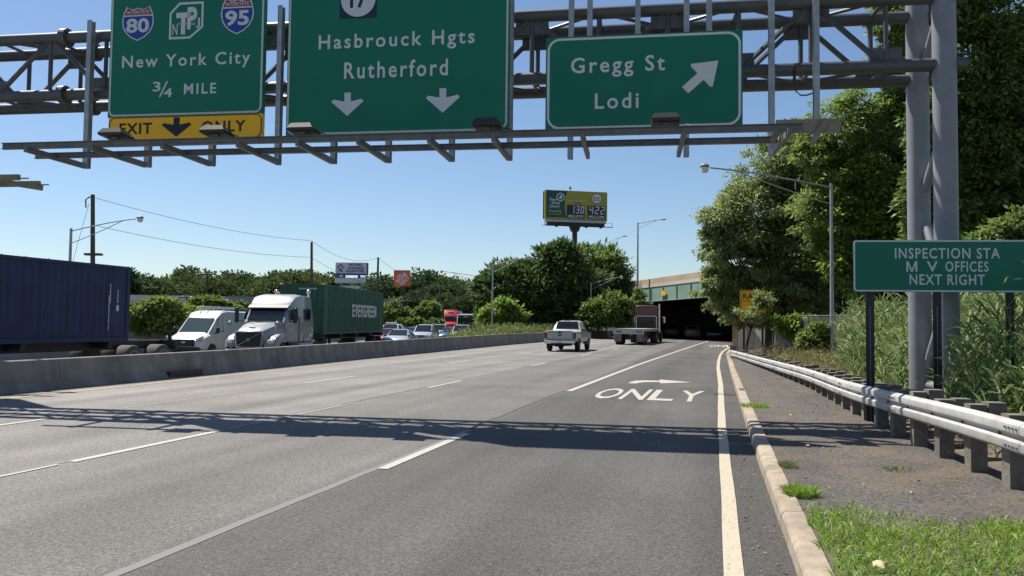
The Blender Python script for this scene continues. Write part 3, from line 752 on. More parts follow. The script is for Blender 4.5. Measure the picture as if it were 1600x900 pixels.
a = fr(-5.14, 6.98); b_ = fr(-4.45, 7.68); w, h = b_[0]-a[0], b_[1]-a[1]
oc = [(.0, .0), (.62, .0), (1, .3), (1, 1), (.28, 1), (0, .72)]
mb = MB(); cx_, cz_ = .5, .5
ring_mesh(mb, [(a[0]+p*w, a[1]+q_*h) for p, q_ in oc], [(a[0]+(cx_+(p-cx_)*.88)*w, a[1]+(cz_+(q_-cz_)*.88)*h) for p, q_ in oc], -.008, -.003)
em = mb.build('turnpike_emblem', 'sign_white', s1)
lettering('emblem_lettering', 'T', (a[0]+.2*w, a[1]+.12*h, a[0]+.62*w, a[1]+.72*h), -.003, 'sign_white', em, 1, .05)
lettering('emblem_lettering', 'P', (a[0]+.53*w, a[1]+.25*h, a[0]+.82*w, a[1]+.86*h), -.003, 'sign_white', em, 1, .04)
lettering('emblem_lettering', 'N', (a[0]+.1*w, a[1]+.12*h, a[0]+.25*w, a[1]+.42*h), -.003, 'sign_white', em, 1, .01)
lettering('emblem_lettering', 'J', (a[0]+.78*w, a[1]+.28*h, a[0]+.9*w, a[1]+.56*h), -.003, 'sign_white', em, 1, .01)
lettering('emblem_lettering', 'TURNPIKE', (a[0]+.27*w, a[1]+.355*h, a[0]+.78*w, a[1]+.44*h), -.0105, 'sign_white', em, 1.05, .0, .002)
# sign 2
zb = zs(5.08); s2 = sign_root('overhead_sign', 'widest green overhead sign reading Hasbrouck Hgts and Rutherford with two down arrows', -2.76*GS, 1.37*GS, zb); fr = sign_frame(-2.76, 1.37, zb)
x0, z0 = fr(-2.76, 5.08); x1, z1 = fr(1.37, 9.5)
panel(s2, x0, z0, x1, z1); border(s2, x0+.015, z0+.015, x1-.015, z1-.02, .17, .04, -.001)
word(s2, fr, 'Hasbrouck Hgts', -2.16, 6.585, .755, 6.93); word(s2, fr, 'Rutherford', -1.66, 6.10, .275, 6.41)
down_arrow(s2, fr, -1.585, 5.85, 5.42, .61); down_arrow(s2, fr, .19, 5.87, 5.43, .62)
a = fr(-1.77, 7.22); b_ = fr(-1.07, 7.92); ps = panel(s2, a[0], a[1], b_[0], b_[1], 'navy', .03, 'route_marker', -.008, -.003)
w = b_[0]-a[0]; mb = MB(); disc(mb, (a[0]+b_[0])/2, (a[1]+b_[1])/2, w*.47, w*.47, -.011, -.0085); mb.build('marker_disc', 'sign_white', ps)
lettering('route_number', '17', (a[0]+.28*w, a[1]+.26*w, a[0]+.74*w, a[1]+.74*w), -.0115, 'navy', ps, 1, .03, .002)
# sign 3
zb = zs(5.05); s3 = sign_root('overhead_sign', 'small green overhead sign reading Gregg St Lodi with slanted exit arrow', 2.03*GS, 5.37*GS, zb); fr = sign_frame(2.03, 5.37, zb)
x0, z0 = fr(2.03, 5.05); x1, z1 = fr(5.37, 6.71)
panel(s3, x0, z0, x1, z1); border(s3, x0+.03, z0+.03, x1-.03, z1-.03, .24, .045, -.001, 'sign_white_bright')
word(s3, fr, 'Gregg St', 2.47, 5.97, 4.08, 6.33, 'sign_white_bright'); word(s3, fr, 'Lodi', 2.89, 5.415, 3.64, 5.69, 'sign_white_bright')
p0, p1 = fr(4.42, 5.70), fr(4.97, 6.19); d = Vector((p1[0]-p0[0], p1[1]-p0[1])); L = d.length; d /= L; nn = Vector((-d.y, d.x))
ar = [(0, .085), (.46*L, .085), (.46*L, .26), (.40*L, .32) if False else (.50*L, .30), (L, 0), (.50*L, -.30), (.46*L, -.26), (.46*L, -.085), (0, -.085)]
poly_part('arrow', [(p0[0]+d.x*q_+nn.x*r_, p0[1]+d.y*q_+nn.y*r_) for q_, r_ in ar], -.009, -.003, 'sign_white_bright', s3)
# far sign of the opposite carriageway, back to us, left of the picture
s4 = sign_root('overhead_sign', 'back of a green overhead sign facing the opposite carriageway', -16, -12, zs(5.2), 2.35)
panel(s4, -2.0, 0, 2.0, 3.6)
# sign luminaires on the rail
for i, (u, lb) in enumerate(((-5.80, 'grey box floodlight on the rail under the word EXIT'), (-3.75, 'grey box floodlight on the rail covering part of the word ONLY'), (-2.05, 'grey box floodlight at lower left of the widest green sign'), (1.37, 'grey box floodlight at lower right of the widest green sign'), (4.45, 'grey box floodlight under the small Gregg St sign'))):
    c = gi @ Vector((u, -1.40, zs(4.66)+.12))
    if i == 0:
        lt = thing('floodlight', lb, 'floodlight', tuple(c), GR, 'floodlights on the sign rail')
        m = MB(); m.loft([[(-.23, -.19, .065), (.23, -.19, .065), (.23, .22, .04), (-.23, .22, .04)], [(-.245, -.2, .11), (.245, -.2, .11), (.245, .24, .08), (-.245, .24, .08)], [(-.18, -.14, .205), (.18, -.14, .205), (.18, .14, .17), (-.18, .14, .17)]]); m.build('housing', 'lamp_body', lt)
        m = MB(); m.box((0, 0, .045), (.1, .1, .05)); m.build('bracket', 'galv_dull', lt)
        m = MB(); m.tube([(.2, .1, .1), (.33, .1, .06), (.42, .02, .015)], .01, 5); m.build('cable', 'wire', lt)
        lt0 = lt
    else: dup(lt0, tuple(c), GR, lb)

for q in [o for o in col.objects if o.parent is None and o.name.split('.')[0] in ('overhead_gantry', 'overhead_sign', 'floodlight')]:
    q.location = EYE+(q.location-EYE)*(GSF/GS); q.scale = (GSF/GS,)*3
# ------------------------------------------------------------------ roadside inspection sign
yw = GR
c0 = at(1480, 457, 13.2); IS = math.radians(7)
il = Matrix.Rotation(IS, 4, 'Z'); il.translation = Vector((c0.x, c0.y, 0)); iinv = il.inverted()
ins = thing('roadside_sign', 'wide green roadside sign reading Inspection Sta M V Offices on metal posts', 'road sign', (c0.x, c0.y, 0), IS)
def iu(px, py):
    d = ray(px, py); nrm = Vector((-math.sin(IS), math.cos(IS), 0)); t = (Vector((c0.x, c0.y, 0))-EYE).dot(nrm)/d.dot(nrm)
    q = iinv @ (EYE+d*t); return q.x, q.z
a, b_ = iu(1333.5, 457), iu(1640, 374); zt = iu(1480, 375)[1]; zb_ = iu(1480, 456.5)[1]
mb = MB(); mb.prism(rrect(a[0], zb_, b_[0], zt, .05), 0, .012); mb.build('panel', 'sign_green_small', ins)
border(ins, a[0]+.004, zb_+.004, b_[0]-.004, zt-.004, .05, .026, -.001, 'sign_white')
for s, l, r_, t, bo in (('INSPECTION STA', 1398, 1562, 388, 403.5), ('M', 1416, 1433, 409, 424), ('V', 1448, 1465, 409, 424), ('OFFICES', 1477, 1544, 409, 424), ('NEXT RIGHT', 1421, 1538.5, 429.5, 444.5)):
    p, q_ = iu(l, bo+.6), iu(r_, t-.6)
    if s == 'M':
        w, h = q_[0]-p[0], q_[1]-p[1]
        poly_part('lettering', [(p[0]+a_*w, p[1]+b2*h) for a_, b2 in ((0, 0), (.17, 0), (.17, .68), (.42, 0), (.58, 0), (.83, .68), (.83, 0), (1, 0), (1, 1), (.8, 1), (.5, .2), (.2, 1), (0, 1))], -.009, -.003, 'sign_white', ins); continue
    lettering('lettering', s, (p[0], p[1], q_[0], q_[1]), -.003, 'sign_white', ins, 1.15, .016)
for px in (1360, 1465, 1579):
    x = iu(px, 500)[0]; m = MB()
    m.box((x, .04, (zt+0.05)/2), (.018, .05, zt-.05)); m.box((x-.038, .018, zt/2), (.06, .008, zt)); m.box((x+.038, .018, zt/2), (.06, .008, zt)); m.build('post', 'black_steel', ins)
    m = MB()
    for i in range(46): m.box((x, .0130, .15+i*.042), (.014, .002, .016))
    m.build('post_holes', 'galv', ins)

# ------------------------------------------------------------------ guardrail
gr_ = thing('guardrail', 'galvanised double wave guardrail on timber posts along the right verge', 'guardrail', (0, 0, 0))
def along(P, step):
    out = []; acc = 0
    for a, c in zip(P[:-1], P[1:]):
        n = max(1, int((c-a).length/step))
        for i in range(n): out.append(a.lerp(c, i/n))
    return out+[P[-1]]
path = along(RAIL, .5)
# smooth the path
for _ in range(10): path = [path[0]]+[(path[i-1]+path[i]*2+path[i+1])/4 for i in range(1, len(path)-1)]+[path[-1]]
prof = [(.004, 0), (-.018, -.008), (-.062, -.036), (-.066, -.046), (-.066, -.112), (-.062, -.120), (-.020, -.146), (-.018, -.156), (-.020, -.166), (-.062, -.192), (-.066, -.200), (-.066, -.266), (-.062, -.276), (-.018, -.304), (.004, -.312)]
m = MB(); rings = []
for i, p in enumerate(path):
    d = (path[min(i+1, len(path)-1)]-path[max(i-1, 0)]); d.z = 0; d.normalize(); s = Vector((d.y, -d.x, 0))
    rings.append([p+s*(a)+Vector((0, 0, b_)) for a, b_ in prof]+[p+s*(a+.006)+Vector((0, 0, b_)) for a, b_ in prof[::-1]])
m.loft(rings); m.build('rail', 'rail_steel', gr_, True, 24)
L = [0]
for a, c in zip(path[:-1], path[1:]): L.append(L[-1]+(c-a).length)
def on_path(d):
    i = max(0, min(len(path)-2, int(np.searchsorted(L, d))-1)); t = (d-L[i])/(L[i+1]-L[i]); p = path[i].lerp(path[i+1], t); v_ = path[i+1]-path[i]; v_.z = 0; return p, v_.normalized()
d = .45; npost = 0; rr = random.Random(12)
while d < L[-1]-.2:
    p, v_ = on_path(d); s = Vector((v_.y, -v_.x, 0)); rz = math.atan2(v_.y, v_.x)-math.pi/2; hz = rr.uniform(-.015, .03)
    top = p.z+.03+hz; q = p+s*.11
    m = MB(); m.bbox((q.x, q.y, top/2), (.19, .17, top), .01) if False else m.box((q.x, q.y, (top+.05)/2-.05), (.17, .18, top+.05), rz+rr.uniform(-.04, .04)); pb = m.build('post', 'wood_post', gr_)
    q = p+s*.30; m = MB(); m.box((q.x, q.y, top-.20), (.185, .19, .44+hz), rz+rr.uniform(-.05, .05)); m.build('spacer_block', 'wood_post', gr_)
    m = MB(); bq = p-s*.02+Vector((0, 0, -.157)); m.tube([bq-s*.015, bq+s*.02], .02, 8); m.build('bolt', 'rust', pb)
    npost += 1; d += .96
for dd in frange(2.0, L[-1]-3, 3.84):
    p, v_ = on_path(dd); s = Vector((v_.y, -v_.x, 0)); m = MB()
    for a in (-.12, -.04, .04, .12):
        for z in (-.07, -.245):
            b0 = p+v_*a+Vector((0, 0, z)); m.tube([b0-s*.086, b0-s*.072], .013, 6)
    m.build('splice_bolts', 'galv_dull', gr_)
    m = MB(); lap = []
    for a in (-.16, 0, .16):
        q0, w_ = on_path(dd+a); s2 = Vector((w_.y, -w_.x, 0))
        lap.append([q0+s2*(x_-.004)+Vector((0, 0, z_)) for x_, z_ in prof]+[q0+s2*(x_-.001)+Vector((0, 0, z_)) for x_, z_ in prof[::-1]])
    m.loft(lap); m.build('lap_joint', 'rail_steel', gr_, True, 24)
m = MB(); pr = [at(1140, 563, 39), at(1152, 567, 36), at(1166, 573, 32.5), at(1181, 581, 28)]
m2 = []
for p in pr: m2.append([(p.x, p.y, p.z+.02), (p.x-.05, p.y, p.z-.02), (p.x-.05, p.y, p.z-.12), (p.x, p.y, p.z-.16), (p.x+.01, p.y, p.z-.16), (p.x+.01, p.y, p.z+.02)])
m.loft(m2); m.build('rub_rail', 'galv', gr_)
# ------------------------------------------------------------------ vehicles
def vring(y, zb, zm, zt, wl, wm, wt):
    rd = min(.07, (zt-zm)*.4)
    R = [(wl*.86, zb), (wl, zb+.10), (wm*1.005, zb+(zm-zb)*.62), (wm*.985, zm), (wt, zt-rd), (wt*.72, zt)]
    return [Vector((x, y, z)) for x, z in R]+[Vector((-x, y, z)) for x, z in R[::-1]]
def pane(mb, q, a0=.06, a1=.06, b0=.06, b1=.06, off=.006, ctr=Vector((0, 0, 1.1))):
    """thin plate set proud of the face q; q runs p00,p10,p11,p01"""
    def bi(u, v): return (q[0]*(1-u)+q[1]*u)*(1-v)+(q[3]*(1-u)+q[2]*u)*v
    P = [bi(a0, b0), bi(1-a1, b0), bi(1-a1, 1-b1), bi(a0, 1-b1)]
    n = (P[1]-P[0]).cross(P[3]-P[0]).normalized(); mid = sum(P, Vector())/4
    c = Vector((ctr.x, mid.y if abs(n.y) < .3 else ctr.y, ctr.z))
    if n.dot(mid-c) < 0: n = -n
    top = [p+n*off for p in P]; bot = [p-n*.004 for p in P]
    mb.add(bot+top, [(0, 1, 2, 3), (4, 5, 6, 7), (0, 1, 5, 4), (1, 2, 6, 5), (2, 3, 7, 6), (3, 0, 4, 7)])
def wheel(parent, x, y, r, w, rim='rim_metal', dual=False, rubber='rubber'):
    s = 1 if x > 0 else -1
    m = MB(); ww = w*(2.1 if dual else 1)
    xo = x+s*0; xi = x-s*ww
    m.loft([[(xx, y+rr_*math.cos(t), r+rr_*math.sin(t)) for t in [2*math.pi*k/22 for k in range(22)]] for xx, rr_ in ((xi, r*.8), (xi+s*.02, r*.97), (xi+s*.05, r), (xo-s*.05, r), (xo-s*.02, r*.97), (xo, r*.8))])
    wh = m.build('wheel', rubber, parent, True)
    m = MB(); m.loft([[(xx, y+rr_*math.cos(t), r+rr_*math.sin(t)) for t in [2*math.pi*k/16 for k in range(16)]] for xx, rr_ in ((xo-s*.06, r*.62), (xo+s*.004, r*.62), (xo-s*.01, r*.50), (xo-s*.035, r*.3), (xo+s*.012, r*.16))])
    m.build('rim', rim, wh, True); return wh
def arch(mb, x, y, r, zc):
    s = 1 if x > 0 else -1
    P = [(r*math.cos(t), r*math.sin(t)) for t in [math.pi*k/14 for k in range(15)]]
    vs = [(x, y+a, zc+b) for a, b in P]+[(x-s*.3, y+a, zc+b) for a, b in P]
    n = len(P); mb.add(vs, [list(range(n)), list(range(n, 2*n))]+[[i, i+1, n+i+1, n+i] for i in range(n-1)])
def wq(a, b):
    f = lambda r, j, k: Vector((r[j].x*.94, r[k].y, r[k].z))
    return [f(a, 4, 5), f(a, 7, 6), f(b, 7, 6), f(b, 4, 5)]
def body_vehicle(root, st, paint, rw, ws, glass='glass', side=None, wheels=((-1.45, .33), (1.45, .33)), track=.9, wr=.33, ww=.2, name='body', rear_glass=True):
    R = [vring(*s) for s in st]; m = MB(); m.loft(R); body = m.build(name, paint, root, True, 38)
    def q(i, j): return [R[i][j], R[i][j+1], R[i+1][j+1], R[i+1][j]]
    m = MB(); mid = wq(R[ws], R[ws+1]); pane(m, mid, .03, .03, .06, .04, .012, Vector((0, st[ws][0]-1, .9))); m.build('windscreen', glass, root)
    if rear_glass:
        m = MB(); pane(m, wq(R[rw], R[rw+1]), .06, .06, .1, .08, .012, Vector((0, st[rw+1][0]+1, .9))); m.build('rear_window', glass, root)
    for i in (side if side is not None else range(rw, ws+1)):
        for j in (3, 7):
            m = MB(); qq = q(i, j)
            if j == 7: qq = [qq[1], qq[0], qq[3], qq[2]]
            pane(m, qq, .10, .10, .05, .05, .008); m.build('side_window', glass, root)
    for y, r in wheels:
        for s in (1, -1):
            m = MB(); arch(m, s*(track+.012), y, r*1.16, r*1.02); m.build('wheel_arch', 'trim', root)
            wheel(root, s*(track+.022), y, r, ww)
    return R
SEDAN = [(-2.32,.42,.78,.82,.76,.79,.60),(-2.22,.27,.90,.97,.85,.88,.70),(-1.70,.20,.95,1.02,.90,.905,.72),(-.95,.18,.96,1.39,.9,.91,.57),(-.1,.18,.96,1.45,.9,.91,.59),(.35,.18,.95,1.42,.9,.91,.60),(1.15,.18,.93,1.0,.9,.905,.74),(1.9,.2,.82,.90,.88,.89,.70),(2.25,.24,.64,.72,.82,.84,.62),(2.36,.32,.5,.56,.7,.73,.55)]
SUV = [(-2.36,.45,.95,1.0,.82,.85,.7),(-2.30,.33,1.08,1.16,.9,.92,.74),(-2.02,.28,1.09,1.68,.92,.935,.66),(-.6,.27,1.08,1.76,.93,.94,.67),(.25,.27,1.07,1.73,.93,.94,.67),(1.02,.27,1.05,1.13,.92,.93,.78),(1.95,.29,.98,1.06,.9,.91,.74),(2.28,.33,.80,.90,.86,.87,.68),(2.36,.4,.65,.7,.78,.8,.6)]
MINIVAN = [(-2.5,.4,.95,1.0,.84,.88,.72),(-2.45,.3,1.05,1.14,.92,.95,.78),(-2.2,.25,1.06,1.68,.94,.96,.70),(-.5,.24,1.05,1.76,.95,.97,.71),(.7,.24,1.03,1.68,.95,.97,.69),(1.75,.25,1.0,1.08,.94,.95,.78),(2.3,.28,.82,.9,.9,.91,.7),(2.52,.35,.6,.66,.8,.82,.6)]
def add_front(root, y, w, z, paint='trim', lamp_z=None, slots=0):
    m = MB(); m.bbox((0, y, z), (w*1.05, .05, .17), .03); m.build('grille', 'trim', root)
    for s in (1, -1):
        m = MB(); m.bbox((s*w*.77, y-.05, lamp_z or z+.07), (w*.42, .12, .13), .03); m.build('headlight', 'headlamp', root)
        m = MB(); m.bbox((s*(w+.20), y-1.18, z+.42), (.2, .12, .14), .04); m.build('mirror', 'trim', root)
    m = MB(); m.bbox((0, y+.02, z-.26), (w*1.5, .05, .12), .02); m.build('lower_intake', 'trim', root)
def add_rear(root, y, w, z):
    for s in (1, -1):
        m = MB(); m.bbox((s*w*.86, y, z), (w*.3, .06, .2), .02); m.build('tail_light', 'tail_red', root)
    m = MB(); m.box((0, y-.02, z-.12), (.32, .02, .15)); m.build('number_plate', 'plate', root)
def car(name, label, cat, kind, paint, px, dep, vp, front=True, z=Z_OPP, group=None, loc=None):
    st = dict(sedan=SEDAN, suv=SUV, minivan=MINIVAN)[kind]
    p = loc or foot(px, dep, z); rz = yaw_of(vp)+(math.pi if front else 0)
    t = thing(name, label, cat, tuple(p), rz, group)
    body_vehicle(t, st, paint, 2 if kind == 'sedan' else 1, 5 if kind == 'sedan' else 4, wheels=((-1.45, .34), (1.42, .34)), track=.9 if kind == 'sedan' else .93)
    w = .62
    add_front(t, st[-1][0]+.0 if kind != 'minivan' else st[-1][0], w, .60 if kind == 'sedan' else .78)
    add_rear(t, st[0][0]-.02, .82, .80 if kind == 'sedan' else .98)
    return t
# the queue facing us
QV = 905
car('car', 'silver blue sedan at the head of the queue beside the green container', 'car', 'sedan', 'pale_blue_paint', 626, 56, 860)
car('car', 'dark pink red sedan right behind the green container', 'car', 'sedan', 'crimson_paint', 607, 61, 880)
t = car('car', 'white suv with a light bar on its roof behind the red sedan', 'car', 'suv', 'white_paint_car', 612, 74, 880)
m = MB(); m.bbox((0, .1, 1.84), (1.0, .3, .14), .04); m.build('roof_light_bar', 'headlamp', t)
t = car('car', 'silver white suv with black slotted grille behind the sedan', 'car', 'suv', 'pale_blue_paint', 664, 68, 880)
for i in range(7):
    m = MB(); m.box((-.42+i*.14, 2.40, .79), (.05, .02, .18)); m.build('grille_bar', 'chrome', t)
car('car', 'dark blue sedan between the white suv and the tanker lane', 'car', 'sedan', 'blue_paint', 645, 80, 880)['label'] = 'dark blue sedan half hidden between silver sedan and white suv'
car('car', 'black suv partly hidden behind the silver suvs', 'car', 'suv', 'dark_paint', 671, 90, 880)
car('car', 'grey suv standing in front of the red semi truck', 'car', 'suv', 'silver_paint', 687, 84, 880)
car('car', 'bright blue car below the red semi truck cab', 'car', 'sedan', 'blue_paint', 705, 80, 890)
car('car', 'white car directly in front of the bus', 'car', 'sedan', 'white_paint_car', 726, 88, 890)
car('car', 'brown beige car behind the roadside weeds in front of the bus', 'car', 'suv', 'tan_paint', 722, 73, 900)
car('minivan', 'silver minivan driving under the dark overpass', 'car', 'minivan', 'silver_paint', 1083, 104, 1128, False, 0)
car('car', 'dark sedan deep in the shade by the right underpass wall', 'car', 'sedan', 'dark_paint', 1116, 98, 1150, False, 0)
car('car', 'dusty white suv under the overpass beyond the flatbed tractor', 'car', 'suv', 'tan_paint', 1050, 112, 1128, False, 0)

# corrugated shipping container, origin at the centre of its floor, length along y
def container(root, L, W, Hc, paint, pitch=.28, depth=.036):
    m = MB()
    def wall(axis, sgn):
        rows = []; n = int((L if axis == 'x' else W)-.3)/pitch; n = int(n); l0 = -(n*pitch)/2
        P = []
        for i in range(n):
            a = l0+i*pitch
            P += [(a, 0), (a+pitch*.25, 0), (a+pitch*.5, -depth), (a+pitch*.75, -depth)]
        P.append((l0+n*pitch, 0)); e = (L if axis == 'x' else W)/2-.06
        P = [(-e, 0)]+P+[(e, 0)]
        for z in (.16, Hc-.10):
            rows.append([(sgn*(W/2-.02+d), a, z) if axis == 'x' else (a, sgn*(L/2-.02+d), z) for a, d in P])
        m.sheet(rows)
    wall('x', 1); wall('x', -1); wall('y', 1)
    m.box((0, 0, Hc-.07), (W-.1, L-.1, .04)); m.box((0, 0, .10), (W-.1, L-.1, .1)); m.box((0, -L/2+.03, Hc/2), (W-.2, .04, Hc-.25))
    m.build('walls', paint, root)
    for sx in (1, -1):
        for sy in (1, -1):
            m = MB(); m.box((sx*(W/2-.07), sy*(L/2-.08), Hc/2), (.14, .16, Hc-.24)); m.build('corner_post', paint, root)
            for z in (.06, Hc-.06):
                m = MB(); m.bbox((sx*(W/2-.088), sy*(L/2-.088), z), (.178, .178, .118), .015); m.build('corner_casting', paint, root)
        m = MB(); m.box((sx*(W/2-.03), 0, Hc-.05), (.06, L-.36, .10)); m.build('top_rail', paint, root)
        m = MB(); m.box((sx*(W/2-.03), 0, .075), (.06, L-.36, .15)); m.build('bottom_rail', paint, root)
    for sy in (1, -1):
        m = MB(); m.box((0, sy*(L/2-.03), Hc-.055), (W-.36, .06, .11)); m.build('end_rail', paint, root)
    for s in (-.75, -.25, .25, .75):
        m = MB(); m.tube([(s*W/2*.8, -L/2-.015, .15), (s*W/2*.8, -L/2-.015, Hc-.12)], .02, 6); m.build('lock_rod', 'galv_dull', root)
def chassis(root, L, W, zt, axles, dusty='rubber'):
    for s in (1, -1):
        m = MB(); m.box((s*.5, 0, zt-.16), (.16, L, .30)); m.build('frame_rail', 'black_steel', root)
    for y in (-L/2+.1, -L/4, 0, L/4, L/2-.1):
        m = MB(); m.box((0, y, zt-.12), (W-.05, .18, .22)); m.build('cross_beam', 'black_steel', root)
    for y in axles:
        m = MB(); m.tube([(-W/2+.15, y, .5), (W/2-.15, y, .5)], .07, 8); m.build('axle', 'black_steel', root)
        for s in (1, -1): wheel(root, s*(W/2-.03), y, .5, .27, 'rim_metal', True, dusty)
    for s in (1, -1):
        m = MB(); m.box((s*.75, L/2-2.4, zt/2-.05), (.12, .12, zt-.35)); m.box((s*.75, L/2-2.4, .12), (.3, .3, .04)); m.build('landing_leg', 'black_steel', root)

# blue container rig
BY0 = 24.0; BXR = -20.3; L20 = 12.19
bc = thing('shipping_container', 'dark blue corrugated shipping container on a trailer beyond the concrete barrier', 'container', (BXR-1.22, BY0-L20/2, Z_OPP+1.16), math.pi)
container(bc, L20, 2.44, 2.62, 'blue_container')
for zz, yy, hh in ((1.95, -5.15, .7), (1.75, -5.5, .5), (1.55, -5.15, 1.2)):
    m = MB(); n_ = int(hh/.075); rr = random.Random(int(zz*100))
    for i in range(n_): m.box((-1.221, yy+(.05 if zz == 1.55 else 0), zz-i*.075), (.012, rr.uniform(.03, .055), .05))
    m.build('marking', 'white_letter', bc)
m = MB(); m.box((-1.222, -5.5, 1.15), (.012, .12, .2)); m.build('marking', 'white_letter', bc)
ch = thing('container_trailer', 'black skeletal container trailer under the blue container with wheels behind it', 'trailer', (BXR-1.22, BY0-4.4, Z_OPP), math.pi)
chassis(ch, 14.2, 2.44, 1.15, (-4.75, -6.3), 'dusty_rubber')
m = MB(); m.box((0, -7.1, .98), (2.3, .14, .34)); m.build('rear_beam', 'black_steel', ch)
m = MB(); m.box((-.9, -7.0, 1.3), (.1, .1, .3)); m.build('rear_lamp_post', 'black_steel', ch)
rk = thing('roof_rack', 'grey pipe rack showing above the far side of the blue container', 'rack', tuple(foot(20, 33, Z_OPP)), yaw_of(1128)+math.pi)
# (a rack truck in the next lane: only its ladder rack shows)
m = MB()
for a in (-.7, .7): m.tube([(a, -2.6, 4.28), (a, 2.6, 4.28)], .045, 6)
for y in (-2.4, -1.2, 0, 1.2, 2.4): m.tube([(-.7, y, 4.28), (.7, y, 4.28)], .03, 6); m.tube([(.7, y, 4.28), (.7, y, 4.6)], .02, 5)
m.build('rack_pipes', 'galv_dull', rk)
for y in (-2.4, 2.4):
    for a in (-.7, .7):
        m = MB(); m.tube([(a, y, 0.0), (a, y, 4.28)], .04, 6); m.build('upright', 'galv_dull', rk)

# green container rig and grey tractor
GRZ = yaw_of(925); gdir = Vector((-math.sin(GRZ), math.cos(GRZ), 0)); gr2 = Vector((math.cos(GRZ), math.sin(GRZ), 0))
fc_ = at(506, 500, 42.5); fc_.z = 0                                   # front right (as seen) corner of the container
gl = 12.19; gctr = fc_-gr2*1.22+gdir*(gl/2)
gc = thing('shipping_container', 'green corrugated shipping container with white block lettering behind the grey truck', 'container', (gctr.x, gctr.y, Z_OPP+1.24), GRZ+math.pi)
container(gc, gl, 2.44, 2.67, 'green_container')
# block letters, on the side that faces our road (local -x)
def blocks(ch):
    B = dict(E=[(0,0,.3,1),(.3,0,1,.2),(.3,.4,1,.6),(.3,.8,1,1)], G=[(0,0,.3,1),(.3,0,1,.2),(.3,.8,1,1),(.7,.2,1,.52),(.5,.42,.7,.56)], R=[(0,0,.3,1),(.3,.8,1,1),(.7,.48,1,.8),(.3,.4,.85,.58),(.68,0,1,.4)])
    return B.get(ch)
lm = MB(); X = -1.228; word_ = 'EVERGREEN'; lw, gap, h0, h1 = .50, .10, .97, 1.72; yy = 1.05
def lp(poly, y0):
    P = [(y0-(-u)*lw*-1 if False else y0-u*lw, h0+v*(h1-h0)) for u, v in poly]
    n = len(P); vs = [(X, a, b) for a, b in P]+[(X+.012, a, b) for a, b in P]
    lm.add(vs, [list(range(n)), list(range(n, 2*n))]+[[i, (i+1) % n, n+(i+1) % n, n+i] for i in range(n)])
for chx in word_:
    bs = blocks(chx)
    if bs:
        for a, b, c, d in bs: lp([(a, b), (c, b), (c, d), (a, d)], yy)
    elif chx == 'V': lp([(0, 1), (.36, 1), (.5, .4), (.64, 1), (1, 1), (.68, 0), (.32, 0)], yy)
    elif chx == 'N': lp([(0, 0), (0, 1), (.34, 1), (.7, .42), (.7, 1), (1, 1), (1, 0), (.68, 0), (.3, .6), (.3, 0)], yy)
    yy -= lw+gap
lm.build('lettering', 'white_letter', gc)
m = MB()
for i in range(9): m.box((-.75+i*.11, gl/2+.012, 2.42), (.06, .02, .09))
m.build('marking', 'white_letter', gc)
tch = thing('container_trailer', 'black container trailer under the green container', 'trailer', (gctr.x, gctr.y, Z_OPP), GRZ+math.pi)
chassis(tch, 12.2, 2.44, 1.235, (-4.2, -5.5))
# tractor
tp = gctr-gdir*(gl/2+3.1)
tk = thing('semi_tractor', 'grey sleeper semi tractor with dark grille pulling the green container', 'truck', (tp.x, tp.y, Z_OPP), GRZ+math.pi)
CAB = [(-1.62,.95,2.0,3.12,1.16,1.18,1.02),(-1.52,.85,2.0,3.20,1.2,1.22,1.06),(.0,.85,2.0,3.24,1.2,1.22,1.06),(.55,.85,1.95,3.14,1.17,1.19,1.03),(1.02,.85,1.92,2.84,1.13,1.15,.98),(1.20,.85,1.9,2.60,1.1,1.12,.95),(1.80,.85,1.80,1.90,1.05,1.07,.96)]
R = [vring(*s) for s in CAB]; m = MB(); m.loft(R); m.build('cab', 'silver_paint', tk, True, 30)
m = MB(); pane(m, wq(R[5], R[6]), .03, .03, .06, .05, .015, Vector((0, -1, 1.5))); m.build('windscreen', 'glass', tk)
m = MB(); m.loft([[(x_, y_, z_) for x_, z_ in ((-1.0, zl), (1.0, zl), (.98, zh), (-.98, zh))] for y_, zl, zh in ((1.18, 2.62, 2.70), (1.42, 2.50, 2.56))]); m.build('sun_visor', 'trim', tk)
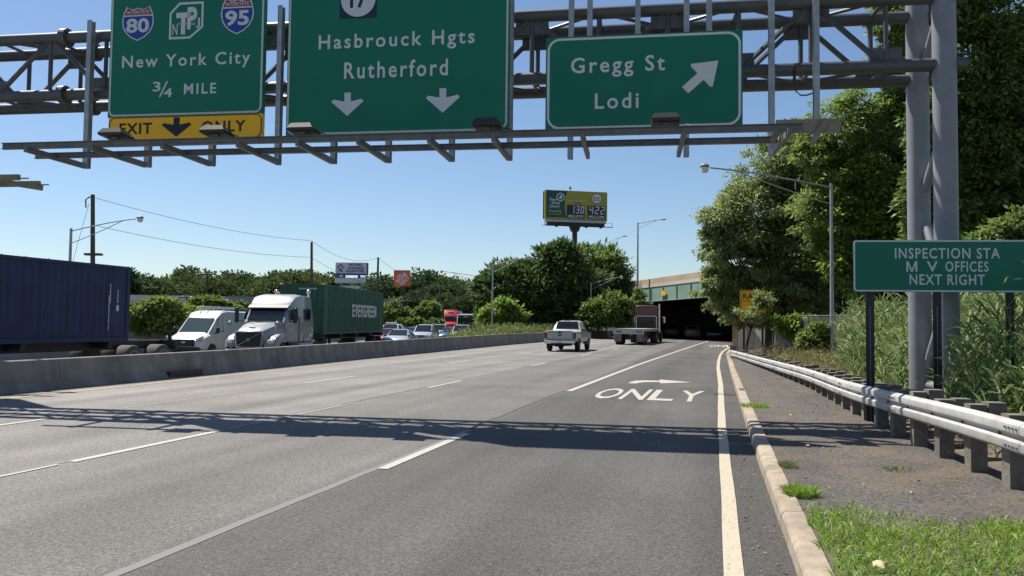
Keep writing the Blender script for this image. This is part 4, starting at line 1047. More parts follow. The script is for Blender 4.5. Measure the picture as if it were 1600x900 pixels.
for s in (1, -1):
    m = MB(); m.prism([(.55, 1.98), (1.40, 1.98), (1.12, 2.50), (.62, 2.52)], s*1.155, s*1.185, lambda a, y, z: (y, a, z)); m.build('side_window', 'glass', tk)
    m = MB(); m.prism(rrect(-.95, 2.02, -.42, 2.48, .09), s*1.215, s*1.235, lambda a, y, z: (y, a, z)); m.build('sleeper_window', 'glass', tk)
    m = MB(); ring_mesh(m, rrect(-1.02, 1.95, -.35, 2.55, .12), rrect(-.95, 2.02, -.42, 2.48, .09), s*1.215, s*1.245); m.v = [(y, a, z) for a, y, z in m.v]; m.build('window_frame', 'trim', tk)
    m = MB(); m.box((s*1.203, .42, 1.5), (.03, .02, 1.3)); m.box((s*1.203, -.2, 1.5), (.03, .02, 1.3)); m.build('door_seam', 'trim', tk)
    m = MB(); m.tube([(s*1.12, 1.45, 2.45), (s*1.45, 1.6, 2.5)], .025, 6); m.tube([(s*1.12, 1.5, 1.9), (s*1.45, 1.6, 1.9)], .025, 6); m.bbox((s*1.44, 1.6, 2.2), (.2, .12, .75), .05); m.build('mirror', 'trim', tk)
    m = MB(); m.tube([(s*.95, 2.9, 1.35), (s*1.12, 3.0, 1.75)], .03, 6); m.bbox((s*1.13, 3.0, 1.82), (.26, .14, .2), .06); m.build('hood_mirror', 'silver_paint', tk)
    rings = []
    for y_, zt_, w_ in ((1.55, .95, .30), (1.75, 1.18, .34), (2.1, 1.32, .38), (2.6, 1.32, .40), (3.0, 1.20, .40), (3.28, 1.0, .36), (3.42, .75, .28)):
        rings.append([(s*.72, y_, .72 if y_ > 2.9 else .9), (s*(.80+w_), y_, .72 if y_ > 2.9 else .95), (s*(.82+w_), y_, zt_-.14), (s*(.74+w_), y_, zt_), (s*.70, y_, zt_+.02)])
    m = MB(); m.loft(rings); m.build('fender', 'silver_paint', tk, True, 40)
    m = MB(); m.bbox((s*.96, 3.36, .98), (.34, .12, .2), .05); m.build('headlight', 'headlamp', tk)
    m = MB(); m.bbox((s*1.13, 3.2, .80), (.1, .25, .1), .03); m.build('turn_signal', 'amber', tk)
    m = MB(); m.tube([(s*1.0, -1.4, .62), (s*1.0, .5, .62)], .30, 16); m.build('fuel_tank', 'aluminium', tk, True)
    m = MB(); m.box((s*1.1, .9, .5), (.22, .6, .28)); m.build('step', 'aluminium', tk)
    m = MB(); m.tube([(s*.85, -1.72, 1.0), (s*.85, -1.72, 3.3)], .07, 10); m.ellipsoid((s*.85, -1.72, 3.42), (.12, .12, .14)); m.build('exhaust_stack', 'chrome', tk, True)
    wheel(tk, s*1.16, 2.30, .5, .3, 'chrome')
    for y_ in (-2.1, -3.4): wheel(tk, s*1.2, y_, .5, .27, 'aluminium', True)
m = MB(); m.bbox((.70, -1.62, 3.34), (.16, .12, .14), .02); m.build('beacon', 'amber', tk)
HOOD = [(1.72,.75,1.5,1.87,1.0,1.06,.90),(2.3,.72,1.45,1.78,.88,.96,.80),(2.9,.68,1.34,1.64,.72,.80,.68),(3.30,.64,1.25,1.53,.62,.70,.60),(3.42,.62,1.2,1.44,.60,.66,.56)]
m = MB(); m.loft([vring(*s) for s in HOOD]); m.build('hood', 'silver_paint', tk, True, 35)
m = MB(); m.prism([(-.56, .74), (.56, .74), (.60, 1.40), (-.60, 1.40)], 3.425, 3.47); gq = m.build('grille', 'trim', tk)
m = MB(); ring_mesh(m, [(-.60, .70), (.60, .70), (.65, 1.45), (-.65, 1.45)], [(-.55, .75), (.55, .75), (.60, 1.40), (-.60, 1.40)], 3.42, 3.49); m.build('grille_frame', 'chrome', tk)
m = MB(); m.bar((.52, 3.485, .78), (-.56, 3.485, 1.38), .03, .05, up=(0, 1, 0)); disc(m, 0, 1.07, .075, .075, 3.475, 3.51); m.build('grille_bar', 'chrome', gq)
for i in range(7):
    m = MB(); m.box((0, 3.474, .80+i*.09), (1.1, .012, .018)); m.build('grille_slat', 'lamp_body', gq)
m = MB(); m.bbox((0, 3.40, .46), (2.3, .34, .40), .09); m.build('bumper', 'silver_paint', tk)
m = MB(); disc(m, 0, 0, .16, .06, -.01, .01); bg_ = m.build('hood_badge', 'chrome', tk); bg_.location = (0, 3.10, 1.605); bg_.rotation_euler = (math.radians(-75), 0, 0)
for s in (-1, 1):
    m = MB(); m.box((s*.42, -1.6, .72), (.1, 4.8, .26)); m.build('frame_rail', 'black_steel', tk)
for s in (-.5, .45):
    m = MB(); m.bar((s-.35, 1.83, 1.90), (s+.3, 1.70, 2.05), .02, .03); m.build('wiper', 'trim', tk)

# white van
vp = foot(334, 42.5, Z_OPP); vz = yaw_of(960)+math.pi
vn = thing('van', 'white high roof van with dark grille and ladder rack beside the grey truck', 'van', tuple(vp), vz)
VAN = [(-2.95,.45,1.2,2.25,.93,.96,.82),(-2.88,.38,1.2,2.40,.98,1.0,.86),(.2,.36,1.2,2.44,.98,1.0,.86),(.75,.36,1.22,2.38,.98,1.0,.84),(1.22,.36,1.24,2.08,.98,1.0,.80),(2.12,.36,1.16,1.28,.98,.99,.85),(2.72,.38,1.0,1.10,.95,.96,.78),(2.94,.42,.8,.9,.88,.9,.72)]
R = body_vehicle(vn, VAN, 'white_paint_car', 0, 4, 'glass_green', side=(3, 4), wheels=((-1.75, .36), (1.95, .36)), track=.98, rear_glass=False)
m = MB(); m.bbox((0, 2.95, .78), (1.15, .06, .34), .08); gq = m.build('grille', 'trim', vn)
m = MB(); disc(m, 0, .82, .13, .06, 2.975, 2.995); m.build('badge', 'chrome', gq)
m = MB(); m.bbox((0, 2.92, .48), (1.75, .16, .2), .05); m.build('bumper', 'trim', vn)
for s in (1, -1):
    m = MB(); m.prism([(s*.62, .86), (s*.93, .98), (s*.94, 1.12), (s*.66, 1.0)], 2.74, 2.955); m.build('headlight', 'headlamp', vn)
    m = MB(); m.tube([(s*.98, 1.72, 1.25), (s*1.14, 1.78, 1.32)], .03, 6); m.bbox((s*1.17, 1.78, 1.42), (.2, .12, .34), .05); m.build('mirror', 'trim', vn)
    m = MB(); m.tube([(s*.62, -2.6, 2.58), (s*.62, .4, 2.58)], .03, 6); m.build('rack_rail', 'galv', vn)
for y_ in (-2.4, -1.2, 0):
    m = MB(); m.tube([(-.7, y_, 2.55), (.7, y_, 2.55)], .025, 6)
    for s in (1, -1): m.tube([(s*.7, y_, 2.4), (s*.7, y_, 2.6)], .025, 6)
    m.build('rack_bar', 'galv', vn)
lad = thing('ladder', 'aluminium ladder lying on the roof rack of the white van', 'ladder', tuple(vp), vz)
m = MB()
for s in (.05, .45): m.tube([(s, -2.9, 2.64), (s, .9, 2.64)], .025, 6)
m.build('stile', 'aluminium', lad)
for i in range(12):
    m = MB(); m.tube([(.05, -2.7+i*.31, 2.64), (.45, -2.7+i*.31, 2.64)], .016, 5); m.build('rung', 'aluminium', lad)

# white pickup driving away
pk_p = foot(881, 49.6, 0); pk_p = pk_p+Vector((0, 1.9, 0))
pk = thing('pickup_truck', 'white crew cab pickup truck with dirty tailgate driving away', 'pickup truck', (pk_p.x-.02, pk_p.y, 0), yaw_of(1135))
PK = [(-2.90,.62,1.10,1.27,.94,.97,.93),(-2.84,.56,1.12,1.29,.97,1.0,.96),(-.82,.52,1.14,1.30,.98,1.0,.96),(-.74,.50,1.16,1.34,.98,1.0,.90),(-.38,.5,1.18,1.88,.98,1.0,.74),(.5,.5,1.18,1.93,.98,1.0,.76),(.95,.5,1.17,1.89,.98,1.0,.74),(1.62,.5,1.14,1.26,.98,1.0,.88),(2.5,.5,1.08,1.2,.97,.99,.86),(2.85,.55,.9,1.0,.92,.95,.8)]
body_vehicle(pk, PK, 'pickup_paint', 3, 6, wheels=((-1.75, .40), (1.75, .40)), track=.985, ww=.26)
m = MB(); m.bbox((0, -2.925, .985), (1.56, .06, .52), .03); tg = m.build('tailgate', 'pickup_paint', pk)
m = MB(); m.bbox((0, -2.96, 1.16), (.24, .02, .09), .02); m.build('handle', 'trim', tg)
m = MB(); disc(m, 0, 1.0, .12, .05, -2.975, -2.955); m.build('badge', 'shield_blue', tg)
m = MB(); m.box((-.58, -2.958, .93), (.26, .006, .03)); m.build('emblem_strip', 'chrome', tg)
for s in (1, -1):
    m = MB(); m.bbox((s*.90, -2.90, 1.0), (.15, .10, .40), .03); m.build('tail_light', 'tail_red', pk)
    m = MB(); m.box((s*.98, .95, .46), (.12, 2.2, .05)); m.build('running_board', 'trim', pk)
    m = MB(); m.bbox((s*1.16, 1.15, 1.35), (.22, .12, .26), .04); m.build('mirror', 'trim', pk)
    m = MB(); m.bar((s*.80, -1.92, .42), (s*.98, -2.2, .40), .02, .4); m.build('mudflap', 'rubber', pk)
m = MB(); m.bbox((0, -3.02, .60), (1.92, .2, .2), .04); bp_ = m.build('bumper', 'chrome', pk)
m = MB(); m.box((0, -3.13, .62), (.32, .012, .16)); m.build('number_plate', 'plate', bp_)
m = MB(); m.box((0, -2.4, .48), (1.2, .9, .22)); m.tube([(-.62, -2.9, .40), (.62, -2.9, .40)], .04, 8); m.bbox((-.1, -2.5, .42), (.7, .62, .24), .1); m.build('undercarriage', 'black_steel', pk)
m = MB(); m.bbox((0, -.66, 1.915), (.42, .06, .04), .01); m.build('brake_light', 'tail_red', pk)

# dark red tractor pulling an empty flatbed
fz = yaw_of(1172); fdir = Vector((-math.sin(fz), math.cos(fz), 0)); fp0 = foot(983, 67, 0)
fb = thing('flatbed_trailer', 'empty grey flatbed trailer with a lit red tail lamp behind the maroon tractor', 'trailer', tuple(fp0), fz)
FL = 11.0
m = MB(); m.box((0, FL/2, 1.30), (2.5, FL, .12)); m.build('deck', 'deck_boards', fb)
m = MB(); m.loft([[(-1.25, y_, z_-.2), (1.25, y_, z_-.2), (1.25, y_, z_), (-1.25, y_, z_)] for y_, z_ in ((-.02, 1.36), (-.12, 1.30), (-.14, .85))][::1]) if False else m.box((0, -.06, 1.12), (2.5, .12, .44)); rf = m.build('rear_frame', 'aluminium', fb)
for x_ in (-1.0, -.75, .75):
    m = MB(); m.bbox((x_, -.13, 1.12), (.16, .04, .12), .02); m.build('tail_light', 'lamp_body', rf)
m = MB(); m.bbox((1.0, -.13, 1.12), (.17, .04, .13), .02); m.build('tail_light', 'red_paint', rf)
m = MB(); m.box((0, -.135, 1.1), (.5, .02, .2)); m.build('number_plate', 'plate', rf)
for s in (1, -1):
    m = MB(); m.box((s*.93, -.05, .60), (.6, .03, .62)); m.build('mudflap', 'galv_dull', fb)
    m = MB(); m.box((s*.45, FL/2, 1.06), (.12, FL-.6, .34)); m.build('frame_rail', 'black_steel', fb)
    m = MB(); m.box((s*1.24, FL/2, 1.2), (.05, FL, .14)); m.build('side_rail', 'aluminium', fb)
    for y_ in (.75, 2.05): wheel(fb, s*1.22, y_, .5, .27, 'aluminium', True)
    m = MB(); m.box((s*.7, 7.2, .68), (.12, .14, .9)); m.build('landing_leg', 'black_steel', fb)
rt_p = fp0+fdir*(FL+1.6)
rt = thing('semi_tractor', 'maroon semi tractor seen from behind with chrome headache rack', 'truck', (rt_p.x, rt_p.y, 0), fz)
RC = [(-.75,.9,2.0,3.55,1.13,1.15,1.02),(-.68,.85,2.0,3.62,1.18,1.2,1.08),(.6,.85,2.0,3.62,1.18,1.2,1.08),(1.1,.85,1.95,3.2,1.12,1.15,1.0),(1.35,.85,1.9,2.75,1.08,1.1,.95),(1.85,.85,1.85,1.95,1.0,1.05,.9),(3.3,.8,1.5,1.7,.85,.95,.7),(3.5,.8,1.3,1.5,.8,.9,.65)]
body_vehicle(rt, RC, 'maroon_paint', 0, 4, side=(3, 4), wheels=((2.6, .5),), track=1.12, ww=.3, rear_glass=False)
m = MB(); ring_mesh(m, rrect(-1.02, 1.15, 1.02, 2.6, .2), rrect(-.94, 1.22, .94, 2.51, .14), -1.0, -.86); hr = m.build('headache_rack', 'aluminium', rt)
m = MB(); m.box((0, -.90, 1.87), (1.86, .03, 1.27)); m.build('rack_panel', 'trim', hr)
for i in range(5):
    m = MB(); m.tube([(-.6+i*.3, -1.0, 1.3), (-.55+i*.28, -1.02, 2.1)], .03, 6); m.build('air_hose', 'rubber', hr)
for s in (1, -1):
    m = MB(); m.tube([(s*1.25, -.9, 1.0), (s*1.25, -.9, 3.75)], .075, 10); m.build('exhaust_stack', 'chrome' if s > 0 else 'trim', rt, True)
    m = MB(); m.tube([(s*1.15, 1.5, 2.5), (s*1.42, 1.6, 2.5)], .03, 6); m.bbox((s*1.45, 1.6, 2.2), (.2, .12, .7), .05); m.build('mirror', 'chrome', rt)
    m = MB(); m.box((s*.42, -1.9, .75), (.1, 3.4, .26)); m.build('frame_rail', 'black_steel', rt)
    for y_ in (-1.7, -3.0): wheel(rt, s*1.22, y_, .5, .27, 'aluminium', True)

# red semi and the bus in the far queue
rp = foot(705, 128, Z_OPP); rs_ = thing('semi_truck', 'bright red semi truck cab in the far queue beside the bus', 'truck', tuple(rp), yaw_of(790)+math.pi)
RS = [(-1.6,.6,2.0,3.7,1.16,1.2,1.0),(-1.5,.6,2.0,3.85,1.2,1.24,1.06),(.6,.6,2.0,3.95,1.2,1.24,1.06),(1.2,.6,1.95,3.4,1.18,1.2,1.02),(1.6,.6,1.95,2.95,1.15,1.17,1.0),(2.1,.6,1.9,2.05,1.1,1.15,.98),(3.2,.6,1.4,1.7,1.05,1.12,.85),(3.4,.55,1.1,1.3,.95,1.0,.8)]
body_vehicle(rs_, RS, 'red_paint', 0, 4, side=(3, 4), wheels=((2.4, .5), (-2.2, .5)), track=1.17, ww=.3, rear_glass=False)
m = MB(); m.bbox((0, 1.05, 3.62), (.9, .1, .16), .03); m.build('roof_lamp', 'headlamp', rs_)
m = MB(); m.box((0, 3.42, 1.0), (.9, .05, .6)); m.build('grille', 'chrome', rs_)
m = MB(); m.box((0, -6, 2.55), (2.5, 8.2, 2.6)); m.build('cargo_box', 'pylon_grey', rs_)
bp0 = foot(732, 104, Z_OPP); bs = thing('bus', 'white city bus with dark windscreen and orange route display in the far queue', 'bus', tuple(bp0), yaw_of(830)+math.pi)
BS = [(-9.0,.4,1.4,2.95,1.22,1.26,1.14),(-8.9,.35,1.4,3.05,1.25,1.28,1.2),(2.6,.35,1.4,3.05,1.25,1.28,1.2),(3.0,.35,1.4,2.98,1.24,1.27,1.18),(3.12,.38,1.35,2.8,1.2,1.24,1.1)]
m = MB(); m.loft([vring(*s) for s in BS]); m.build('body', 'white_paint_car', bs, True, 35)
m = MB(); m.prism(rrect(-1.1, 1.15, 1.1, 2.55, .12), 3.13, 3.17); m.build('windscreen', 'glass', bs)
m = MB(); m.prism(rrect(-1.08, 2.58, 1.08, 2.86, .06), 3.12, 3.16); db = m.build('display_box', 'screen_black', bs)
m = MB(); m.box((.12, 3.17, 2.72), (.5, .02, .16)); m.build('route_display', 'amber', db)
for s in (1, -1):
    m = MB(); m.box((s*1.275, -3, 1.95), (.02, 10.6, .8)); m.build('window_band', 'glass', bs)
    m = MB(); m.bbox((s*.95, 3.14, .8), (.3, .06, .16), .03); m.build('headlight', 'headlamp', bs)
    m = MB(); m.tube([(s*1.2, 3.1, 2.7), (s*1.45, 3.35, 2.55)], .025, 6); m.bbox((s*1.47, 3.35, 2.3), (.16, .1, .45), .04); m.build('mirror', 'trim', bs)
    for y_ in (1.6, -6.2): wheel(bs, s*1.27, y_, .48, .28)

# ------------------------------------------------------------------ street lamps, poles, wires
def lamp(label, px, ytop, dep, ex, ey, zb=0.0, r=.10, group='street lamps along the highway', cat='street lamp', mt='galv', flat=False):
    b_ = foot(px, dep, zb); top = at(px, ytop, dep); e = at(ex, ey, dep); e.y = top.y+(e.y-top.y)
    t = thing('street_lamp', label, cat, (b_.x, b_.y, zb), 0, group)
    h = top.z-zb; ev = Vector((e.x-b_.x, e.y-b_.y, e.z-zb)); tv = Vector((0, 0, h)); ln = (ev-tv).length
    m = MB(); m.tube([(0, 0, 0), (0, 0, h*.5), (0, 0, h)], [r*1.25, r, r*.8], 10); m.build('pole', mt, t, True)
    m = MB(); m.box((0, 0, .05), (r*4, r*4, .1)); m.build('base', mt, t)
    up = Vector((0, 0, 1)); dr_ = (ev-tv); rise = dr_.z
    def bez(a, c, e_, n=8): return [a*(1-q)**2+c*2*q*(1-q)+e_*q*q for q in [i/n for i in range(n+1)]]
    a0 = tv+Vector((0, 0, -.18*min(1, ln/4))); a1 = tv+Vector((0, 0, -.95*min(1, ln/4)))
    c0 = a0+Vector((dr_.x*.6, dr_.y*.6, rise*.85+.1)); pe = ev-dr_.normalized()*.25
    arm = bez(a0, c0, pe)
    m = MB(); m.tube(arm, .036, 8); m.tube(bez(a1, a1*.5+(tv+dr_*.75)*.5+Vector((0, 0, -.10)), tv+dr_*.76+Vector((0, 0, .02))), .026, 8)
    m.tube([arm[2], arm[2]-Vector((0, 0, .42*min(1, ln/4)))], .018, 6); m.build('arm', mt, t, True)
    hd = ev
    if flat:
        m = MB(); m.ellipsoid((hd.x, hd.y, hd.z), (.42, .2, .09)); m.build('lamp_head', 'galv_dull', t, True)
    else:
        m = MB(); m.loft([[(hd.x+rr_*math.cos(q), hd.y+rr_*math.sin(q), hd.z+zz) for q in [2*math.pi*k/12 for k in range(12)]] for zz, rr_ in ((-.02, .20), (.06, .21), (.14, .13), (.17, .05))]); m.build('lamp_head', 'galv_dull', t, True)
        m = MB(); m.loft([[(hd.x+rr_*math.cos(q), hd.y+rr_*math.sin(q), hd.z+zz) for q in [2*math.pi*k/12 for k in range(12)]] for zz, rr_ in ((-.021, .18), (-.20, .16), (-.26, .08))]); m.build('lamp_lens', 'headlamp', t, True)
    return t
lamp('slender street lamp with long arm rising behind the blue container', 106, 356, 50, 219, 341, Z_OPP)
lamp('street lamp whose long arm crosses in front of the right trees', 1300, 285, 36, 1101, 261, .3, .08)
lamp('grey street lamp in the median whose arm points left over the bus', 753, 431, 104, 690, 424, 0)
lamp('grey street lamp in the median in front of the left edge of the bushy trees', 769, 412, 88, 826, 402, 0)
lamp('grey street lamp in the median behind the white pickup', 923, 441, 96, 971, 433, 0)
lamp('tall slim street lamp standing on the overpass parapet', 996, 347, 100, 1036, 343, 6.6, .11, flat=True)
lamp('street lamp on the far end of the overpass, its arm just above the trees', 944, 380, 125, 976, 369, 5.5, .11, flat=True)
def upole(label, px, ytop, dep, lean=0, crossarm=False):
    b_ = foot(px, dep, -.1); top = at(px+lean, ytop, dep); t = thing('utility_pole', label, 'utility pole', (b_.x, b_.y, -.1), 0, 'utility poles along the far roadside')
    tv = Vector((top.x-b_.x, top.y-b_.y, top.z+.1))
    m = MB(); m.tube([(0, 0, 0), tuple(tv)], [.20, .14], 10); m.build('pole', 'wood_pole', t, True)
    if crossarm:
        m = MB(); c = at(146, 397.5, dep)-Vector((b_.x, b_.y, -.1)); m.box(tuple(c), (1.2, .5, .16), .2); m.build('crossarm', 'wood_pole', t)
        m = MB(); c = at(138, 318, dep)-Vector((b_.x, b_.y, -.1)); m.tube([c+Vector((-.2, 0, -.3)), c+Vector((-.25, 0, .3)), c+Vector((.1, 0, .5)), c+Vector((.3, 0, .4))], .05, 6); m.build('bracket', 'black_steel', t)
    return t
upole('tall dark utility pole with a crossarm behind the blue container', 146, 304, 60, -1, True)
upole('bare wooden utility pole rising behind the grey tractor and green container', 487, 378, 94)
upole('leaning wooden utility pole between the white pylon sign and the orange sign', 588, 402, 112, 3)
upole('dark utility pole right of the orange square sign', 661, 436, 120)
upole('distant utility pole left of the red semi truck', 688, 446, 140)
def cable(label, p, q, sag, r=.018, group='overhead wires'):
    p, q = Vector(p), Vector(q); pts = [p.lerp(q, i/16)-Vector((0, 0, sag*4*(i/16)*(1-i/16))) for i in range(17)]
    m = MB(); m.tube(pts, r, 5); o = m.build('overhead_wire', 'wire'); tag(o, label, 'wire', group)
A1, A2, B1, B2, C1 = at(148, 309, 60), at(167, 357, 60), at(487, 376, 94), at(487, 402, 94), at(591, 403, 112)
cable('upper wire from the crossarm pole to the bare pole', A1, B1, .55)
cable('lower wire from the crossarm pole to the bare pole', at(147, 352, 60), B2, .5)
cable('upper wire from the bare pole to the leaning pole', B1, C1, 1.2, .02)
cable('lower wire from the bare pole down behind the white pylon sign', at(489, 404, 94), at(590, 448, 112), .4, .02)
cable('wire falling from the leaning pole towards the orange sign', C1, at(661, 448, 120), .3, .022)
cable('thin guy wire slanting down beside the crossarm pole', at(139, 318, 60), at(108, 430, 60), 0, .015)
def lot_light(label, px, yt, dep):
    b_ = foot(px, dep, 0); top = at(px, yt, dep); t = thing('parking_lot_light', label, 'lamp post', (b_.x, b_.y, 0), .3, 'parking lot lights')
    m = MB(); m.tube([(0, 0, 0), (0, 0, top.z)], .11, 8); m.build('pole', 'black_steel', t)
    m = MB()
    m.bbox((-.55, 0, top.z), (.75, .4, .2), .05); m.bbox((.55, 0, top.z), (.75, .4, .2), .05); m.build('lamp_head', 'black_steel', t)
lot_light('black twin headed parking light above the far trees left of the truck', 322, 428, 105)
lot_light('short black twin headed parking light in front of the grey roof', 291, 464, 100)
lot_light('thin parking light standing right of the orange sign post', 634, 470, 118)

# ------------------------------------------------------------------ commercial signs
def board_sign(name, label, cat, px, dep, vp, zb=-.1):
    b_ = foot(px, dep, zb); return thing(name, label, cat, (b_.x, b_.y, zb), yaw_of(vp))
# billboard
BD = 138; bb = board_sign('billboard', 'large lottery billboard with jackpot displays on a black column above the trees', 'billboard', 899, BD, 560, 0)
def zz(py, dep, px): return at(px, py, dep).z
w = 101*BD/F/math.cos(math.radians(4)); zt = zz(297, BD, 899); z0 = zz(343, BD, 899); hb = zt-z0; hw = w/2
m = MB(); m.tube([(0, .9, 0), (0, .9, z0+.3)], .45, 16); m.build('column', 'black_steel', bb, True)
m = MB(); m.box((0, .3, (z0+zt)/2), (w, .6, hb)); m.build('board', 'billboard_olive', bb)
m = MB(); m.box((0, .75, (z0+zt)/2), (w+.3, .28, hb*.94)); m.build('board_back', 'black_steel', bb)
m = MB(); P = [(-hw+.25, z0+.35), (-hw*.32, z0+.35), (-hw*.37, z0+hb*.35), (-hw*.37, z0+hb*.7), (-hw*.30, zt-.08), (-hw+.25, zt-.08)]; m.prism(P, -.03, -.004); gp_ = m.build('green_panel', 'billboard_green', bb)
def bt(s, a, b_, c, d, mt, par=bb, y=-.035, **k): return lettering('lettering', s, (-hw+a*w, z0+b_*hb, -hw+c*w, z0+d*hb), y, mt, par, **k)
bt('New', .075, .62, .185, .74, 'white_letter'); bt('Jersey', .10, .49, .24, .63, 'white_letter'); bt('Lottery', .075, .37, .235, .50, 'white_letter')
bt('Anything', .06, .22, .26, .33, 'lime'); bt('can happen', .06, .15, .26, .20, 'lime')
m = MB(); q = (-hw+.245*w, z0+.77*hb); ring_mesh(m, [(q[0]+.065*w*math.cos(a), q[1]+.065*w*math.sin(a)) for a in [math.pi*k/12 for k in range(24)]], [(q[0]+.05*w*math.cos(a), q[1]+.05*w*math.sin(a)) for a in [math.pi*k/12 for k in range(24)]], -.05, -.032)
m.prism([(q[0]-.03*w, q[1]-.015*w), (q[0]+.005*w, q[1]+.035*w), (q[0]+.035*w, q[1]+.02*w), (q[0]+.01*w, q[1]-.035*w)], -.048, -.032); m.build('emblem', 'white_letter', gp_)
for i, chx in enumerate('POWERBALL'):
    m = MB(); cx = -hw+(.375+i*.031)*w; disc(m, cx, z0+.66*hb, .0135*w, .0135*w, -.03, -.004, 14); dq = m.build('letter_ball', 'white_letter', bb)
    lettering('lettering', chx, (cx-.008*w, z0+.625*hb, cx+.008*w, z0+.695*hb), -.034, 'sign_black', dq)
bt('JACKPOT', .47, .545, .58, .59, 'sign_black')
m = MB(); disc(m, -hw+.825*w, z0+.76*hb, .088*w, .17*hb, -.03, -.004); dq = m.build('round_logo', 'shield_red', bb)
m = MB(); disc(m, -hw+.825*w, z0+.76*hb, .08*w, .155*hb, -.045, -.032); m.build('logo_disc', 'white_letter', dq)
bt('MEGA', .765, .76, .885, .83, 'shield_red', dq, -.048); bt('MILLIONS', .765, .68, .885, .74, 'shield_blue', dq, -.048)
SEG = {'0': 'abcdef', '1': 'bc', '2': 'abged', '3': 'abgcd', '4': 'fgbc'}
def digits(s, x0, x1, zb_, zt_, par):
    n = len(s); dw = (x1-x0)/n
    for i, d_ in enumerate(s):
        a, c = x0+i*dw+dw*.16, x0+(i+1)*dw-dw*.16; h_ = zt_-zb_; mid = zb_+h_/2; t_ = h_*.12; m = MB(); sh = lambda x, z: x+(z-zb_)*.12
        def r(xa, za, xb, zb2): m.prism([(sh(xa, za), za), (sh(xb, za), za), (sh(xb, zb2), zb2), (sh(xa, zb2), zb2)], -.045, -.032)
        for sg in SEG[d_]:
            if sg == 'a': r(a+t_*.3, zt_-t_, c-t_*.3, zt_)
            if sg == 'd': r(a+t_*.3, zb_, c-t_*.3, zb_+t_)
            if sg == 'g': r(a+t_*.6, mid-t_/2, c-t_*.6, mid+t_/2)
            if sg == 'b': r(c-t_, mid+.03, c, zt_-.03)
            if sg == 'c': r(c-t_, zb_+.03, c, mid-.03)
            if sg == 'f': r(a, mid+.03, a+t_, zt_-.03)
            if sg == 'e': r(a, zb_+.03, a+t_, mid-.03)
        m.build('digit', 'sign_white_bright', par)
for s, a, c in (('130', .35, .635), ('422', .68, .97)):
    m = MB(); m.box((-hw+(a+c)/2*w, -.02, z0+.285*hb), ((c-a)*w, .03, .46*hb)); sc_ = m.build('jackpot_screen', 'screen_black', bb)
    digits(s, -hw+(a+(.05 if s == '130' else .01))*w, -hw+(c-.008)*w, z0+.23*hb, z0+.49*hb, sc_)
    lettering('lettering', 'MILLION', (-hw+(a+.02)*w, z0+.08*hb, -hw+(c-.02)*w, z0+.18*hb), -.036, 'sign_white_bright', sc_, shear=.2)
m = MB(); m.box((0, .35, z0-.25), (w*.97, .7, .38)); m.build('skirt', 'pylon_grey', bb)
m = MB(); m.box((0, .6, z0-.75), (w*.92, 1.2, .5)); m.loft([[(-.6, .4, z0-1.9), (.6, .4, z0-1.9), (.6, 1.4, z0-1.9), (-.6, 1.4, z0-1.9)], [(-.9, .2, z0-.95), (.9, .2, z0-.95), (.9, 1.6, z0-.95), (-.9, 1.6, z0-.95)]]); m.build('support_frame', 'black_steel', bb)
m = MB()
m.tube([(-hw-.4, -1.5, z0-1.25), (hw+.5, -1.5, z0-1.25)], .07, 6); m.tube([(-hw-.4, -1.5, z0-.6), (hw+.5, -1.5, z0-.6)], .025, 5)
for i in range(9):
    x_ = -hw-.4+i*(w+.9)/8; m.tube([(x_, -1.5, z0-1.3), (x_, -1.5, z0-.5)], .035, 5); m.tube([(x_, -1.5, z0-1.25), (x_, .6, z0-1.0)], .05, 5)
m.build('catwalk', 'black_steel', bb)
for i in range(4):
    m = MB(); m.bbox((-hw*.7+i*w*.235, -1.6, z0-1.4), (.5, .3, .2), .05); m.build('floodlight', 'black_steel', bb)
m = MB(); m.tube([(-hw*.18, .4, zt), (-hw*.18, .4, zt+.35)], .06, 6); m.bbox((-hw*.18, .4, zt+.55), (.4, .3, .45), .1); m.build('sensor', 'galv_dull', bb)
# pylon with store name
ND = 128; pn = board_sign('pylon_sign', 'grey white pylon sign with a small house emblem above the treeline', 'shop sign', 547, ND, 900)
w = 50*ND/F; zt = zz(410, ND, 547)+.1; z0 = zz(429.5, ND, 547)+.1; hb = zt-z0; hw = w/2
for s in (-.5, .45):
    m = MB(); m.box((s*hw, .6, zt/2-.3), (.3, .3, zt-.6)); m.build('pole', 'pylon_navy', pn)
m = MB(); m.box((0, .5, (z0+zt)/2), (w, 1.0, hb)); m.build('cabinet', 'pylon_navy', pn)
m = MB(); m.box((0, -.015, (z0+zt)/2), (w*.985, .03, hb*.97)); m.build('face', 'pylon_grey', pn)
m = MB(); m.box((0, -.04, z0+hb*.07), (w*.97, .02, hb*.12)); m.build('blue_band', 'shield_blue', pn)
def nt_(s, a, b_, c, d, mt='pylon_navy'): return lettering('lettering', s, (-hw+a*w, z0+b_*hb, -hw+c*w, z0+d*hb), -.035, mt, pn, offset=.035)
nt_('NATIONAL', .42, .72, .86, .93); nt_('WHOLESALE', .38, .45, .90, .66); nt_('LIQUIDATORS', .33, .19, .92, .40)
m = MB(); m.prism([(-hw+.02*w, z0+.55*hb), (-hw+.16*w, z0+.90*hb), (-hw+.30*w, z0+.55*hb), (-hw+.25*w, z0+.55*hb), (-hw+.16*w, z0+.76*hb), (-hw+.07*w, z0+.55*hb)], -.05, -.032); m.build('house_roof', 'shield_red', pn)
nt_('N', .10, .22, .22, .58, 'pylon_navy')
z2, z3 = zz(441.5, ND, 547), zz(433, ND, 547)
m = MB(); m.box((-.1, .45, (z2+z3)/2), (w*1.02, .9, z3-z2)); m.build('lower_cabinet', 'pylon_navy', pn)
